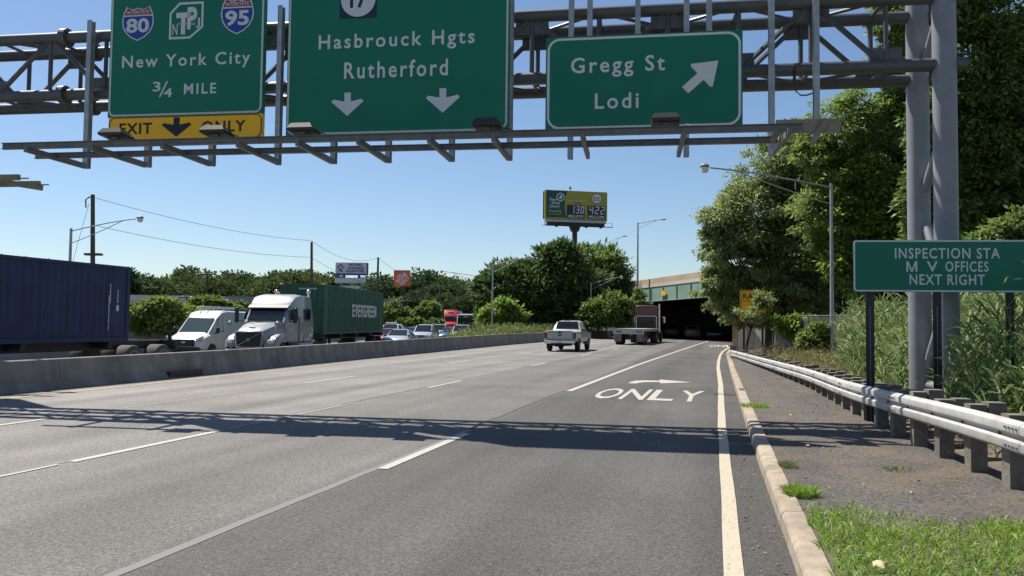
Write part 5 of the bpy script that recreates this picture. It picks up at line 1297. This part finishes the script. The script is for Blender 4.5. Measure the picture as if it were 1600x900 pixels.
m = MB(); m.box((-.1, -.015, (z2+z3)/2), (w*1.0, .03, (z3-z2)*.88)); m.build('lower_face', 'pylon_grey', pn)
z2, z3 = zz(450, ND, 547), zz(445.5, ND, 547)
m = MB(); m.box((-.1, .3, (z2+z3)/2), (w*.55, .5, z3-z2)); m.build('small_board', 'pylon_grey', pn)
# orange square sign
OD = 140; og = board_sign('square_sign', 'orange square store sign with slanted white stencil words on a post', 'shop sign', 626.5, OD, 905)
w = 25.5*OD/F; zt = zz(421, OD, 626); z0 = zz(446, OD, 626); hw = w/2; zc = (z0+zt)/2
m = MB(); m.box((0, .3, zc), (w, .6, zt-z0)); m.build('panel', 'orange_sign', og)
for s, o, ln, hh in (('THE', .66, .95, .36), ('HOME', .12, 2.25, .72), ('DEPOT', -.72, 2.0, .66)):
    a = math.radians(42); cx, cz = -math.sin(a)*o*.9-.0, zc+math.cos(a)*o*.9
    cx += {'THE': -.12, 'HOME': 0, 'DEPOT': .10}[s]
    lettering('lettering', s, (cx-ln/2, cz-hh/2, cx+ln/2, cz+hh/2), -.01, 'sign_white_bright', og, 1.0, .03, .02, a)
for s in (-.12, .42):
    m = MB(); m.tube([(s, .3, 0), (s, .3, z0)], .14, 8); m.build('post', 'black_steel', og)

# ------------------------------------------------------------------ buildings across the road
def building(name, label, pxl, dl, pxr, drr, ytop, cat='building', wall='roof_grey', z=-.1, depth=22):
    a, c = foot(pxl, dl, z), foot(pxr, drr, z); d = (c-a); L_ = d.length; rz = math.atan2(d.y, d.x)
    t = thing(name, label, cat, tuple((a+c)/2), rz); h = at(pxl, ytop, dl).z-z
    return t, L_, h
st_, L_, h = building('store_building', 'long low store with grey parapet roof behind the creeper fence', 150, 118, 620, 124, 459.5)
m = MB(); m.box((0, 14, h*.5), (L_, 24, h)); m.build('walls', 'shopfront', st_)
m = MB(); m.box((0, 1.6, h-.55), (L_*1.002, .4, 1.1)); m.box((0, 14, h+.03), (L_*1.001, 24, .05)); m.build('parapet', 'roof_grey', st_)
m = MB(); m.box((-L_*.3, -.6, h-1.5), (L_*.38, 4.4, .35)); m.build('canopy', 'white_fascia', st_)
for i in range(14):
    m = MB(); m.box((-L_*.46+i*L_*.07, 1.95, h*.3), (L_*.055, .06, h*.45)); m.build('shop_window', 'glass', st_)
for i in range(8):
    m = MB(); m.box((-L_*.4+i*L_*.11, -2.5, h*.34), (.25, .25, h*.68)); m.build('canopy_post', 'white_fascia', st_)
w2, L_, h = building('store_building', 'pale box shaped store half hidden by small trees under the orange sign', 592, 150, 652, 156, 468)
m = MB(); m.box((0, 8, h/2), (L_, 15, h)); m.build('walls', 'pylon_grey', w2)
m = MB(); m.box((0, 8, h+.1), (L_+.3, 15.3, .2)); m.build('roof', 'white_fascia', w2)
for i in range(3):
    m = MB(); m.box((-L_*.3+i*L_*.3, .45, h*.28), (L_*.2, .06, h*.4)); m.build('shop_window', 'glass', w2)
w3, L_, h = building('store_building', 'dark roofed shop with a pale fascia left of the red semi truck', 655, 165, 715, 172, 478)
m = MB(); m.box((0, 8, h/2), (L_, 15, h)); m.build('walls', 'shopfront', w3)
m = MB(); m.box((0, .3, h-.5), (L_+.2, .3, .7)); m.build('fascia', 'pylon_grey', w3)
m = MB(); m.prism([(-L_/2-.3, h), (L_/2+.3, h), (L_/2-2, h+1.6), (-L_/2+2, h+1.6)], .2, 15.5); m.build('roof', 'roof_grey', w3)

# yellow ramp sign behind the leaves
rp_ = at(1177, 477, 41); rsn = thing('ramp_sign', 'yellow ramp warning sign half covered by leaves near the wing wall', 'road sign', (rp_.x, rp_.y, 0), yaw_of(1040))
w = 40*41/F; zt = at(1177, 453, 41).z; z0 = at(1177, 501, 41).z; hw = w/2
m = MB(); m.prism(rrect(-hw, z0, hw, zt, .06), 0, .02); m.build('panel', 'sign_yellow', rsn)
border(rsn, -hw+.03, z0+.03, hw-.03, zt-.03, .05, .035, -.002, 'sign_black')
m = MB(); m.box((0, -.004, z0+(zt-z0)*.64), (w*.92, .004, .03)); m.build('divider', 'sign_black', rsn)
lettering('lettering', 'RAMP', (-hw+.14, z0+(zt-z0)*.71, hw-.14, z0+(zt-z0)*.89), -.003, 'sign_black', rsn, 1.1, .02)
for x_ in (-.46, .46):
    m = MB(); m.box((x_, .06, (zt-.1)/2), (.10, .07, zt-.1)); m.build('post', 'black_steel', rsn)
# ------------------------------------------------------------------ vegetation
def crown_points(blobs, n, rs, clump=.22, droop=.2, shell=.62, per=60):
    """leaf positions and directions gathered into drooping sprays through the blobs' volume"""
    vol = np.array([b[3]*b[4]*b[5] for b in blobs])**(2/3); cnt = (n*vol/vol.sum()).astype(int)
    Ps, Ds = [], []
    for b, c in zip(blobs, cnt):
        k = max(6, c//per); u = norm(rs.normal(size=(k, 3))); rad = shell+(1.04-shell)*rs.random((k, 1))**.7
        rad *= 1+.16*np.sin(u[:, :1]*5+b[0])*np.cos(u[:, 2:3]*6+b[1])
        cc = np.array(b[:3])+u*rad*np.array(b[3:6]); s = clump*(.6+.8*rs.random((k, 1)))*min(b[3:6])
        who = rs.integers(0, k, c); off = np.clip(rs.normal(size=(c, 3)), -2, 2)*s[who]*np.array([1.2, 1.2, .5])
        P = cc[who]+off; P[:, 2] -= droop*.35*np.abs(off[:, :2]).sum(1)
        D = norm(u[who]*.55+norm(off)*.55+rs.normal(size=(c, 3))*.55-np.array([0, 0, droop]))
        Ps.append(P); Ds.append(D)
    return np.concatenate(Ps), np.concatenate(Ds)
def crown(parent, blobs, n, L, m, seed, clump=.22, droop=.25, aspect=.42, per=60, name='crown', shell=.62):
    rs = np.random.default_rng(seed); P, D = crown_points(blobs, n, rs, clump, droop, shell, per)
    ok = P[:, 2] > .05; P, D = P[ok], D[ok]
    l = L*(.6+.8*rs.random(len(P))); return quads_np(name, leaves(P, D, l, l*aspect*(.8+.4*rs.random(len(P))), rs), 4, m, parent)
def trunk(parent, base_r, blobs, seed, mt='bark'):
    rr = random.Random(seed); top = max(b[2] for b in blobs); m = MB()
    cx = sum(b[0] for b in blobs)/len(blobs); cy = sum(b[1] for b in blobs)/len(blobs); zm = min(b[2] for b in blobs)
    fork = Vector((cx*.5, cy*.5, zm*.7))
    m.tube([(0, 0, -.2), (cx*.2, cy*.2, zm*.35), tuple(fork)], [base_r, base_r*.8, base_r*.65], 9)
    for b in blobs:
        e = Vector(b[:3]); mid = fork.lerp(e, .5)+Vector((rr.uniform(-.4, .4), rr.uniform(-.4, .4), .3))
        m.tube([tuple(fork), tuple(mid), tuple(e)], [base_r*.5, base_r*.3, base_r*.12], 7)
        for k in range(3):
            a = rr.uniform(0, 6.28); f = e+Vector((b[3]*.7*math.cos(a), b[4]*.7*math.sin(a), b[5]*rr.uniform(-.2, .6))); m.tube([tuple(mid.lerp(e, .6)), tuple(f)], [base_r*.2, base_r*.05], 5)
    return m.build('trunk', mt, parent, True)
def px_blob(b, dep, base):
    px, py, rx, ry = b[:4]; d = dep+(b[4] if len(b) > 4 else 0); c = at(px, py, d); k = d/F
    return (c.x-base.x, c.y-base.y, c.z-base.z, rx*k, rx*k*.8, ry*k)
def tree(name, label, px, dep, zb, pxb, n, L, m, seed, base_r=.22, cat='tree', group=None, **kw):
    base = foot(px, dep, zb); t = thing(name, label, cat, tuple(base), 0, group)
    bl_ = [px_blob(b, dep, base) for b in pxb]
    crown(t, bl_, n, L, m, seed, **kw)
    if base_r: trunk(t, base_r, bl_, seed)
    return t
G1 = 'trees on the right bank'
tree('locust_tree', 'tall grey green locust tree leaning over the yellow ramp sign', 1200, 45, .3, [(1118, 440, 30, 38), (1180, 335, 75, 62), (1230, 262, 70, 55), (1140, 405, 48, 50), (1245, 400, 70, 70), (1125, 350, 32, 42), (1205, 455, 85, 40), (1150, 465, 38, 34), (1290, 320, 60, 80), (1262, 225, 46, 40), (1300, 400, 40, 60)], 120000, .25, 'leaf_grey', 11, .24, group=G1, clump=.13, droop=.5, aspect=.32, shell=.38, per=120)
tree('locust_tree', 'feathery locust tree rising behind the gantry end and the street lamp arm', 1350, 40, .5, [(1325, 200, 62, 58), (1300, 330, 60, 60), (1350, 380, 60, 60), (1430, 330, 46, 80), (1440, 60, 40, 70), (1372, 262, 66, 80), (1405, 118, 46, 72), (1395, 25, 34, 46), (1310, 290, 44, 60), (1425, 200, 50, 80), (1275, 245, 34, 34)], 110000, .24, 'leaf_locust', 12, .26, group=G1, clump=.14, droop=.4, aspect=.30, shell=.5, per=110)
tree('broadleaf_tree', 'bright broad leaved tree beside the street lamp pole above the fence', 1345, 38.5, .4, [(1340, 350, 34, 46), (1360, 285, 26, 36), (1318, 310, 18, 20), (1322, 265, 14, 16), (1326, 385, 22, 18), (1335, 415, 34, 40), (1385, 385, 34, 60), (1400, 320, 30, 50)], 38000, .23, 'leaf_bright', 13, .16, group=G1, clump=.26, droop=.25, aspect=.6, shell=.25, per=170)
tree('dark_tree', 'dense dark tree towering behind the gantry columns at the right edge', 1540, 31, .6, [(1515, 90, 62, 85), (1560, 190, 78, 90), (1520, 300, 66, 80), (1600, 310, 62, 90), (1470, 200, 50, 120), (1465, 330, 56, 80), (1500, -40, 62, 70), (1580, 60, 44, 50), (1650, 200, 70, 120)], 110000, .24, 'leaf_dark', 14, .3, group=G1, clump=.16, droop=.3, aspect=.4, shell=.5, per=100)
tree('young_tree', 'sunlit young tree with light leaves above the reeds right of the columns', 1560, 24, .4, [(1545, 405, 46, 44), (1590, 385, 46, 50), (1520, 445, 34, 34), (1615, 440, 44, 44)], 24000, .19, 'leaf_mid', 15, .12, group=G1, clump=.2, droop=.3, aspect=.42)
tree('dark_tree', 'shaded tree filling the gap behind the fence posts and the lamp pole', 1290, 49, .3, [(1240, 455, 60, 50), (1300, 440, 60, 60), (1370, 430, 70, 66), (1440, 420, 60, 80)], 60000, .24, 'leaf_mid', 16, .2, group=G1, clump=.25, droop=.3, aspect=.42)
tree('bush', 'small bright leaved bush hanging over the chain link fence', 1236, 40, .2, [(1236, 513, 24, 13), (1222, 498, 15, 9), (1252, 500, 14, 12)], 2600, .2, 'leaf_bright', 17, .05, 'bush', 'bushes by the right fence', clump=.25, aspect=.5)
tree('bush', 'leafy low bush in front of the fence left of the lamp pole', 1278, 36.5, .25, [(1276, 524, 20, 17), (1262, 532, 14, 11), (1290, 530, 12, 13)], 3600, .2, 'leaf_mid', 19, .05, 'bush', 'bushes by the right fence', clump=.25, aspect=.5)
tree('bush', 'dusty grey green branches overhanging the top of the tan wing wall', 1165, 46, .3, [(1150, 480, 26, 22), (1190, 492, 36, 16), (1215, 475, 34, 22), (1170, 500, 24, 10), (1194, 470, 11, 10, -6), (1180, 487, 22, 11, -6), (1166, 492, 14, 9, -6), (1192, 461, 10, 11, -6)], 8000, .26, 'leaf_grey', 18, .08, 'bush', 'bushes by the right fence', clump=.22, droop=.5, aspect=.32)
# the clump in the median under the billboard
G2 = 'trees in the median clump'
LS = dict(clump=.17, droop=-.25, aspect=.34, shell=.6, per=45)
tree('sumac_tree', 'left bushy tree of the median clump with spiky shoots behind the lamp', 800, 98, .2, [(797, 452, 46, 42), (770, 478, 26, 36), (830, 470, 44, 44), (765, 446, 16, 20), (812, 425, 24, 20)], 15000, .75, 'leaf_sumac', 21, .2, group=G2, **LS)
tree('sumac_tree', 'large bushy tree in the middle of the median clump under the billboard', 872, 100, .2, [(865, 428, 42, 44), (890, 465, 52, 50), (850, 460, 40, 40), (880, 402, 26, 22)], 16000, .75, 'leaf_sumac', 22, .22, group=G2, **LS)
tree('sumac_tree', 'rounded dark tree at the right end of the median clump by the overpass', 935, 106, .2, [(930, 420, 44, 38), (945, 450, 38, 40), (915, 450, 36, 44)], 13000, .75, 'leaf_dark', 23, .22, group=G2, **LS)
tree('bush', 'low light green sumac bush around the lamp behind the pickup', 948, 94, .2, [(948, 480, 30, 22), (930, 492, 24, 16), (965, 492, 18, 16)], 5000, .5, 'leaf_mid', 24, .08, 'bush', 'bushes in the median', clump=.2, droop=.1, aspect=.4)
tree('bush', 'upright green bush against the left end of the overpass', 984, 93, .2, [(978, 490, 22, 18), (995, 478, 13, 22), (1000, 498, 14, 12)], 4200, .42, 'leaf_mid', 25, .08, 'bush', 'bushes in the median', clump=.2, droop=.1, aspect=.4)
tree('bush', 'sunlit green bush between the two median lamps', 786, 90, .2, [(782, 490, 24, 22), (800, 500, 20, 14), (762, 500, 12, 16)], 5200, .5, 'leaf_bright', 26, .08, 'bush', 'bushes in the median', clump=.2, droop=.1, aspect=.4)
# far treeline: a few kinds, copied
def far_proto(name, m, seed, kind):
    t = thing(name, 'tree', 'tree', (0, 0, -60))
    if kind == 'round': bl_ = [(0, 0, 7.5, 4.2, 4.0, 4.0), (2.2, .5, 9.5, 3.0, 3, 2.6), (-2.4, 0, 8.6, 2.8, 3, 3), (.2, .4, 11, 2.4, 2.4, 2.2), (0, 0, 4, 3.6, 3.4, 2.5)]
    elif kind == 'wide': bl_ = [(-3, 0, 7, 3.5, 3.4, 3.4), (2.8, .2, 7.6, 3.6, 3.4, 3.6), (0, .3, 9.6, 3.4, 3, 2.6), (0, 0, 4, 4.6, 3.6, 2.8)]
    else: bl_ = [(0, 0, 3.4, 2.5, 2.5, 2.6), (0, 0, 6.4, 2.0, 2, 2.6), (0, 0, 9.2, 1.4, 1.4, 2.4), (0, 0, 11.8, .8, .8, 1.8)]
    crown(t, bl_, 5200, .72, m, seed, clump=.24, droop=.1, aspect=.55, per=26); trunk(t, .3, bl_, seed); return t
PR = [far_proto('broadleaf_tree', 'leaf_far', 31, 'round'), far_proto('broadleaf_tree', 'leaf_far_olive', 32, 'wide'), far_proto('broadleaf_tree', 'leaf_far_dark', 33, 'round'), far_proto('conifer_tree', 'leaf_far_dark', 34, 'cone')]
LBL = {0: 'rounded mid green tree in the distant treeline beyond the stores', 1: 'wide olive green tree in the distant treeline beyond the stores', 2: 'tall dark green tree in the distant treeline beyond the stores', 3: 'narrow dark conifer in the distant treeline at the end of the blue container'}
used = set(); rr = random.Random(77)
FT = [(200, 416, 3, 150), (212, 436, 2, 190), (232, 429, 0, 160), (258, 432, 1, 175), (280, 424, 1, 170), (298, 418, 0, 185), (318, 424, 2, 200), (340, 430, 1, 165), (360, 424, 0, 190), (382, 428, 2, 175), (405, 432, 1, 165), (425, 424, 0, 200), (445, 418, 1, 160), (466, 418, 1, 175), (488, 424, 0, 185), (508, 430, 2, 190), (530, 432, 0, 175), (552, 436, 1, 200), (575, 434, 0, 185), (598, 430, 2, 170), (618, 434, 0, 190), (640, 432, 2, 175), (662, 424, 2, 185), (678, 424, 0, 195), (696, 436, 2, 170), (712, 434, 0, 190), (730, 440, 1, 200), (748, 446, 0, 180), (700, 458, 0, 150), (735, 462, 2, 145), (648, 455, 2, 150), (770, 452, 2, 190), (170, 440, 0, 190), (120, 445, 2, 200), (60, 445, 1, 200), (10, 445, 0, 200), (-40, 445, 2, 200)]
for px, yt, k_, dep in FT:
    htop = at(px, yt, dep).z+.3; sc_ = max(.55, htop/(13.2 if k_ != 3 else 13.6)); p = foot(px, dep, -.3)
    if k_ not in used: o = PR[k_]; used.add(k_); o.location = p; o.rotation_euler = (0, 0, rr.uniform(0, 6)); o.scale = (sc_*1.15, sc_*1.15, sc_); o['label'] = LBL[k_]; o['group'] = 'distant treeline'
    else: dup(PR[k_], tuple(p), rr.uniform(0, 6), LBL[k_], 'distant treeline', (sc_*1.15, sc_*1.15, sc_))
# the wood behind them all, read as one mass
rs = np.random.default_rng(5); bl_ = []
for px in range(-260, 900, 26):
    dep = 235+rs.uniform(-15, 25); c = foot(px, dep, 0); hgt = at(px, 444+rs.uniform(-6, 8), dep).z; bl_.append((c.x, c.y, hgt*.5, 5.5, 5, hgt*.5))
w_ = crown(None, bl_, 26000, 1.5, 'leaf_far_dark', 41, clump=.3, per=20, droop=0, aspect=.6, name='far_woods'); structure(w_, 'stuff')
# small trees and hedges around the shops
tree('small_tree', 'small round sunlit tree beside the green container end', 612, 108, 0, [(610, 486, 20, 17), (622, 492, 16, 12), (600, 492, 12, 14)], 4200, .5, 'leaf_mid', 51, .12, group='small trees by the shops', clump=.2, aspect=.5)
tree('small_tree', 'small round tree in front of the shops right of the orange sign post', 668, 112, 0, [(668, 486, 17, 14), (680, 493, 12, 9)], 3200, .5, 'leaf_mid', 52, .12, group='small trees by the shops', clump=.2, aspect=.5)
tree('hedge', 'clipped dark hedge behind the queue of cars', 650, 104, -.2, [(630, 504, 14, 5), (652, 503, 16, 5), (676, 503, 16, 5)], 3000, .35, 'leaf_dark', 53, 0, 'hedge', clump=.25, aspect=.5)
G3 = 'creeper on the far fence'
tree('creeper', 'leafy creeper heap over the fence nearest to the blue container', 235, 44.5, .9, [(228, 492, 32, 17), (214, 505, 20, 15), (248, 480, 26, 14), (262, 494, 26, 18)], 9000, .24, 'leaf_creeper', 54, .05, 'climbing plant', G3, clump=.22, aspect=.6)
tree('creeper', 'leafy creeper heap over the fence left of the white van', 295, 46, .9, [(288, 494, 28, 14), (310, 494, 24, 13), (272, 500, 18, 12), (320, 500, 18, 12)], 7000, .24, 'leaf_creeper', 55, .05, 'climbing plant', G3, clump=.22, aspect=.6)
tree('creeper', 'yellow green creeper showing above the roof of the white van', 335, 52, .9, [(325, 474, 26, 10), (345, 477, 20, 9), (310, 478, 16, 8), (360, 482, 14, 8)], 5500, .24, 'leaf_creeper', 56, .05, 'climbing plant', G3, clump=.22, aspect=.6)
tree('creeper', 'dark shaded undergrowth hanging behind the fence posts above the wall', 270, 46.5, .9, [(215, 513, 24, 12), (255, 512, 26, 12), (295, 511, 26, 12), (330, 511, 20, 12)], 7000, .26, 'leaf_dark', 57, 0, 'climbing plant', G3, clump=.3, aspect=.6)
tree('shrub', 'dark pointed shrub showing above the grey tractor hood', 379, 62, 0, [(379, 474, 7, 9), (379, 486, 10, 9)], 1800, .3, 'leaf_dark', 58, .05, 'shrub', clump=.22, aspect=.3)

# ------------------------------------------------------------------ reeds, weeds, grass
rs = np.random.default_rng(101)
def reed_field(name, pts, hs, nl, L, W, m, droop=.9, stalk_w=.018):
    P, D, Ls, Ws = [], [], [], []
    for (x, y, z), h in zip(pts, hs):
        lean = rs.normal(size=2)*.06; k = nl
        zz_ = (np.arange(k)+.5)/k*h*.95+rs.normal(size=k)*.05; a = rs.random(k)*6.28
        P.append(np.stack([x+lean[0]*zz_, y+lean[1]*zz_, z+np.maximum(zz_, .02)], 1))
        up = 1.75-.5*(zz_/h)+rs.normal(size=k)*.5
        D.append(np.stack([np.cos(a), np.sin(a), up], 1)); Ls.append(L*(.6+.7*rs.random(k))*(1.15-.4*zz_/h)); Ws.append(np.full(k, W)*(.7+.6*rs.random(k)))
        P.append(np.array([[x, y, z]])); D.append(np.array([[lean[0], lean[1], 1.0]])); Ls.append(np.array([h])); Ws.append(np.array([stalk_w]))
    P = np.concatenate(P); D = norm(np.concatenate(D)); Ls = np.concatenate(Ls); Ws = np.concatenate(Ws)
    dr_ = np.where(Ws == stalk_w, 0.03, droop)
    S = norm(np.cross(D, norm(rs.normal(size=P.shape)+np.array([0, 0, .6])))); g_ = np.zeros_like(P); g_[:, 2] = -1
    l_, w_ = Ls[:, None], Ws[:, None]; d_ = dr_[:, None]
    mid = P+D*l_*.5+g_*l_*d_*.10; tip = P+D*l_*.96+g_*l_*d_*.5
    return structure(blade_mesh(name, (P-S*w_*.4, P+S*w_*.4, mid+S*w_*.5, mid-S*w_*.5, tip), m), 'stuff')
pts, hs = [], []
while len(pts) < 3200:
    y = 9.0+rs.random()**.9*25; x = rail_x(y)+1.0+rs.random()*7.5
    edge = 1.15+.35*math.sin(y*1.3)+(.4 if 21 < y else 0)
    if x < rail_x(y)+edge: continue
    if y > 22 and x < 3.2+(y-22)*.10: continue
    h = (1.1+.95*min(1, (x-rail_x(y)-edge)/1.6))*(.75+.5*rs.random()); h *= .62 if y < 13.6 else 1; pts.append((x, y, bank_z(x, y)-.03)); hs.append(h)
reed_field('reeds', pts, hs, 13, .66, .034, 'reed_leaf', .75)
pts, hs = [], []
for _ in range(1500):                                       # low growth at the feet of the posts and columns
    y = 6.5+rs.random()*30; x = rail_x(y)+.55+rs.random()*2.2; pts.append((x, y, bank_z(x, y)-.02)); hs.append(.18+.35*rs.random())
reed_field('weeds', pts, hs, 5, .22, .022, 'weed_leaf', .8, .010)
pts, hs = [], []
for _ in range(900):                                        # dry stalks by the fence
    y = 20+rs.random()*24; x = rail_x(y)+.5+rs.random()*3.0; pts.append((x, y, bank_z(x, y)-.02)); hs.append(.25+.5*rs.random())
reed_field('dry_grass', pts, hs, 4, .25, .016, 'dry_stem', .8, .008)
pts, hs = [], []
for _ in range(2600):                                       # rough growth in the median
    y = 52+rs.random()*56; b_ = bar_x(y)-.5; a_ = opp_r(y)+.4; x = b_-(b_-a_)*rs.random()**1.5
    pts.append((x, y, .1)); hs.append((.6+.95*rs.random())*(1.15 if y > 62 else .8))
reed_field('weeds', pts, hs, 6, .42, .055, 'weed_leaf', .7, .03)
# lawn at the kerb
def lawn_edge(y): return .0
P, D, Ls, Ws = [], [], [], []
n_ = 36000; x = .55+rs.random(n_)*4.6; y = 3.6+rs.random(n_)*4.2
kx = np.array([kerb_x(v_) for v_ in y])+.2
top = 7.35+.22*np.sin(x*2.3+.6)+.13*np.sin(x*6.1)+.08*np.sin(x*13)-.25*np.clip(1.2-x, 0, 1)
gapm = np.sin(x*1.7+y*2.1)+np.sin(x*3.9-y*2.7)*.6+rs.normal(size=n_)*.5
keep = (x > kx+.03*np.sin(y*9)) & (y < top+np.abs(rs.normal(size=n_))*.16-.06) & (gapm > -1.35) & ~((x > 2.3) & (y > 6.75) & (rs.random(n_) < .6))
x, y = x[keep], y[keep]; n_ = len(x)
P = np.stack([x, y, np.full(n_, .128)], 1); a = rs.random(n_)*6.28; t_ = .25+.9*rs.random(n_)
D = norm(np.stack([np.cos(a)*t_, np.sin(a)*t_, np.ones(n_)], 1)); Ls = .06+.10*rs.random(n_)**1.3; Ws = .0045+.004*rs.random(n_)
S = norm(np.cross(D, norm(rs.normal(size=P.shape)+np.array([0, 0, .4])))); g_ = np.zeros_like(P); g_[:, 2] = -1; l_, w_ = Ls[:, None], Ws[:, None]
mid = P+D*l_*.5+g_*l_*.05; tip = P+D*l_*.95+g_*l_*.35
structure(blade_mesh('grass', (P-S*w_*.5, P+S*w_*.5, mid+S*w_*.5, mid-S*w_*.5, tip), 'grass_blade'), 'stuff')
m = MB(); rr = random.Random(8)
m.sheet([[(kerb_x(y_)+.2+.0 if t == 0 else kerb_x(y_)+.2+t*4.4, y_, .137+.006*math.sin(t*30+y_*5)) for t in (0, .1, .25, .4, .6, .8, 1)] for y_ in frange(3.4, 6.85, .3)])
structure(m.build('lawn_soil', 'turf_ground'))
def tuft(label, px, py, n, r, h, seed, m='grass_blade', dep_z=.14):
    c = gp(px, py, dep_z); t_rs = np.random.default_rng(seed); a = t_rs.random(n)*6.28; q = t_rs.random(n)**.7*r
    P = np.stack([np.cos(a)*q, np.sin(a)*q, np.zeros(n)-.01], 1); b_ = a+t_rs.normal(size=n)*.7; k = .1+.8*t_rs.random(n)
    D = norm(np.stack([np.cos(b_)*k, np.sin(b_)*k, np.ones(n)], 1)); l_ = (h*(.5+.7*t_rs.random(n)))[:, None]; w_ = np.full((n, 1), .007)
    S = norm(np.cross(D, norm(t_rs.normal(size=P.shape)+np.array([0, 0, .4])))); g_ = np.zeros_like(P); g_[:, 2] = -1
    mid = P+D*l_*.5+g_*l_*.06; tip = P+D*l_*.95+g_*l_*.4
    o = blade_mesh('grass_tuft', (P-S*w_*.5, P+S*w_*.5, mid+S*w_*.5, mid-S*w_*.5, tip), m); o.location = c
    return tag(o, label, 'grass tuft', 'grass tufts behind the kerb')
tuft('bright grass tuft growing at the kerb just above the lawn', 1251, 772, 620, .15, .17, 1)
tuft('small grass tuft behind the kerb beside the gutter drain', 1180, 635, 420, .26, .16, 2)
tuft('sparse pale weed tuft on the verge beside the second timber post', 1405, 735, 90, .16, .10, 8, 'weed_leaf')
tuft('thin dull weed tuft at the kerb between lawn and gantry shadow', 1232, 728, 160, .10, .12, 3, 'weed_leaf')
tuft('dry yellow tuft behind the kerb near the far end of the guardrail', 1150, 560, 200, .3, .25, 4, 'dry_stem')
# ------------------------------------------------------------------ litter
def crumple(name, label, loc, s, mt, seed, cat='litter'):
    rr = random.Random(seed); m = MB(); rows = []
    for i in range(6):
        rows.append([(s*(i/5-.5)+rr.uniform(-.2, .2)*s*.5, s*(j/5-.5)*.8+rr.uniform(-.2, .2)*s*.5, .01+abs(rr.gauss(0, .16))*s+.22*s*math.sin(math.pi*i/5)*math.sin(math.pi*j/5)) for j in range(6)])
    m.sheet(rows); o = m.build(name, mt, None, True, 60); o.location = loc; o.rotation_euler = (0, 0, rr.uniform(0, 6))
    sd = o.modifiers.new('thick', 'SOLIDIFY'); sd.thickness = .002; return tag(o, label, cat)
c = gp(1375, 889, .19); crumple('paper_wrapper', 'crumpled pale yellow paper wrapper lying in the lawn', tuple(c), .085, 'paper', 3)
c = gp(1332, 636, .16); crumple('plastic_bag', 'crumpled orange scrap of litter on the ground behind the guardrail posts', tuple(c), .32, 'litter_orange', 5)
c = gp(1262, 698, .14); crumple('paper_scrap', 'small pale paper scrap on the verge next to the gantry shadow', tuple(c), .05, 'paper', 6)
c = gp(1236, 650, .14); crumple('paper_scrap', 'flat pale scrap lying on the verge inside the gantry shadow', tuple(c), .05, 'plate', 9)
c = gp(1424, 771, .14); crumple('paper_scrap', 'tiny pale scrap on the verge above the lawn', tuple(c), .035, 'paper', 7)
# leaf crumbs and grit on the verge and in the gutter
n_ = 2600; x = .2+rs.random(n_)**1.4*2.6; y = 5.2+rs.random(n_)**1.3*22; ok = np.array([kerb_x(b_)+.22 < a_ < rail_x(b_)+.5 or (kerb_x(b_)-.28 < a_ < kerb_x(b_)-.01) for a_, b_ in zip(x, y)]); x, y = x[ok], y[ok]
zc_ = np.array([.137+.002 if a_ > kerb_x(b_) else .004 for a_, b_ in zip(x, y)])
P = np.stack([x, y, zc_+.004], 1); a = rs.random(len(x))*6.28; D = norm(np.stack([np.cos(a), np.sin(a), rs.random(len(x))*.5], 1)); l_ = .012+.035*rs.random(len(x))**2
structure(quads_np('leaf_litter', leaves(P, D, l_, l_*.5, rs), 4, 'dry_stem'), 'stuff')
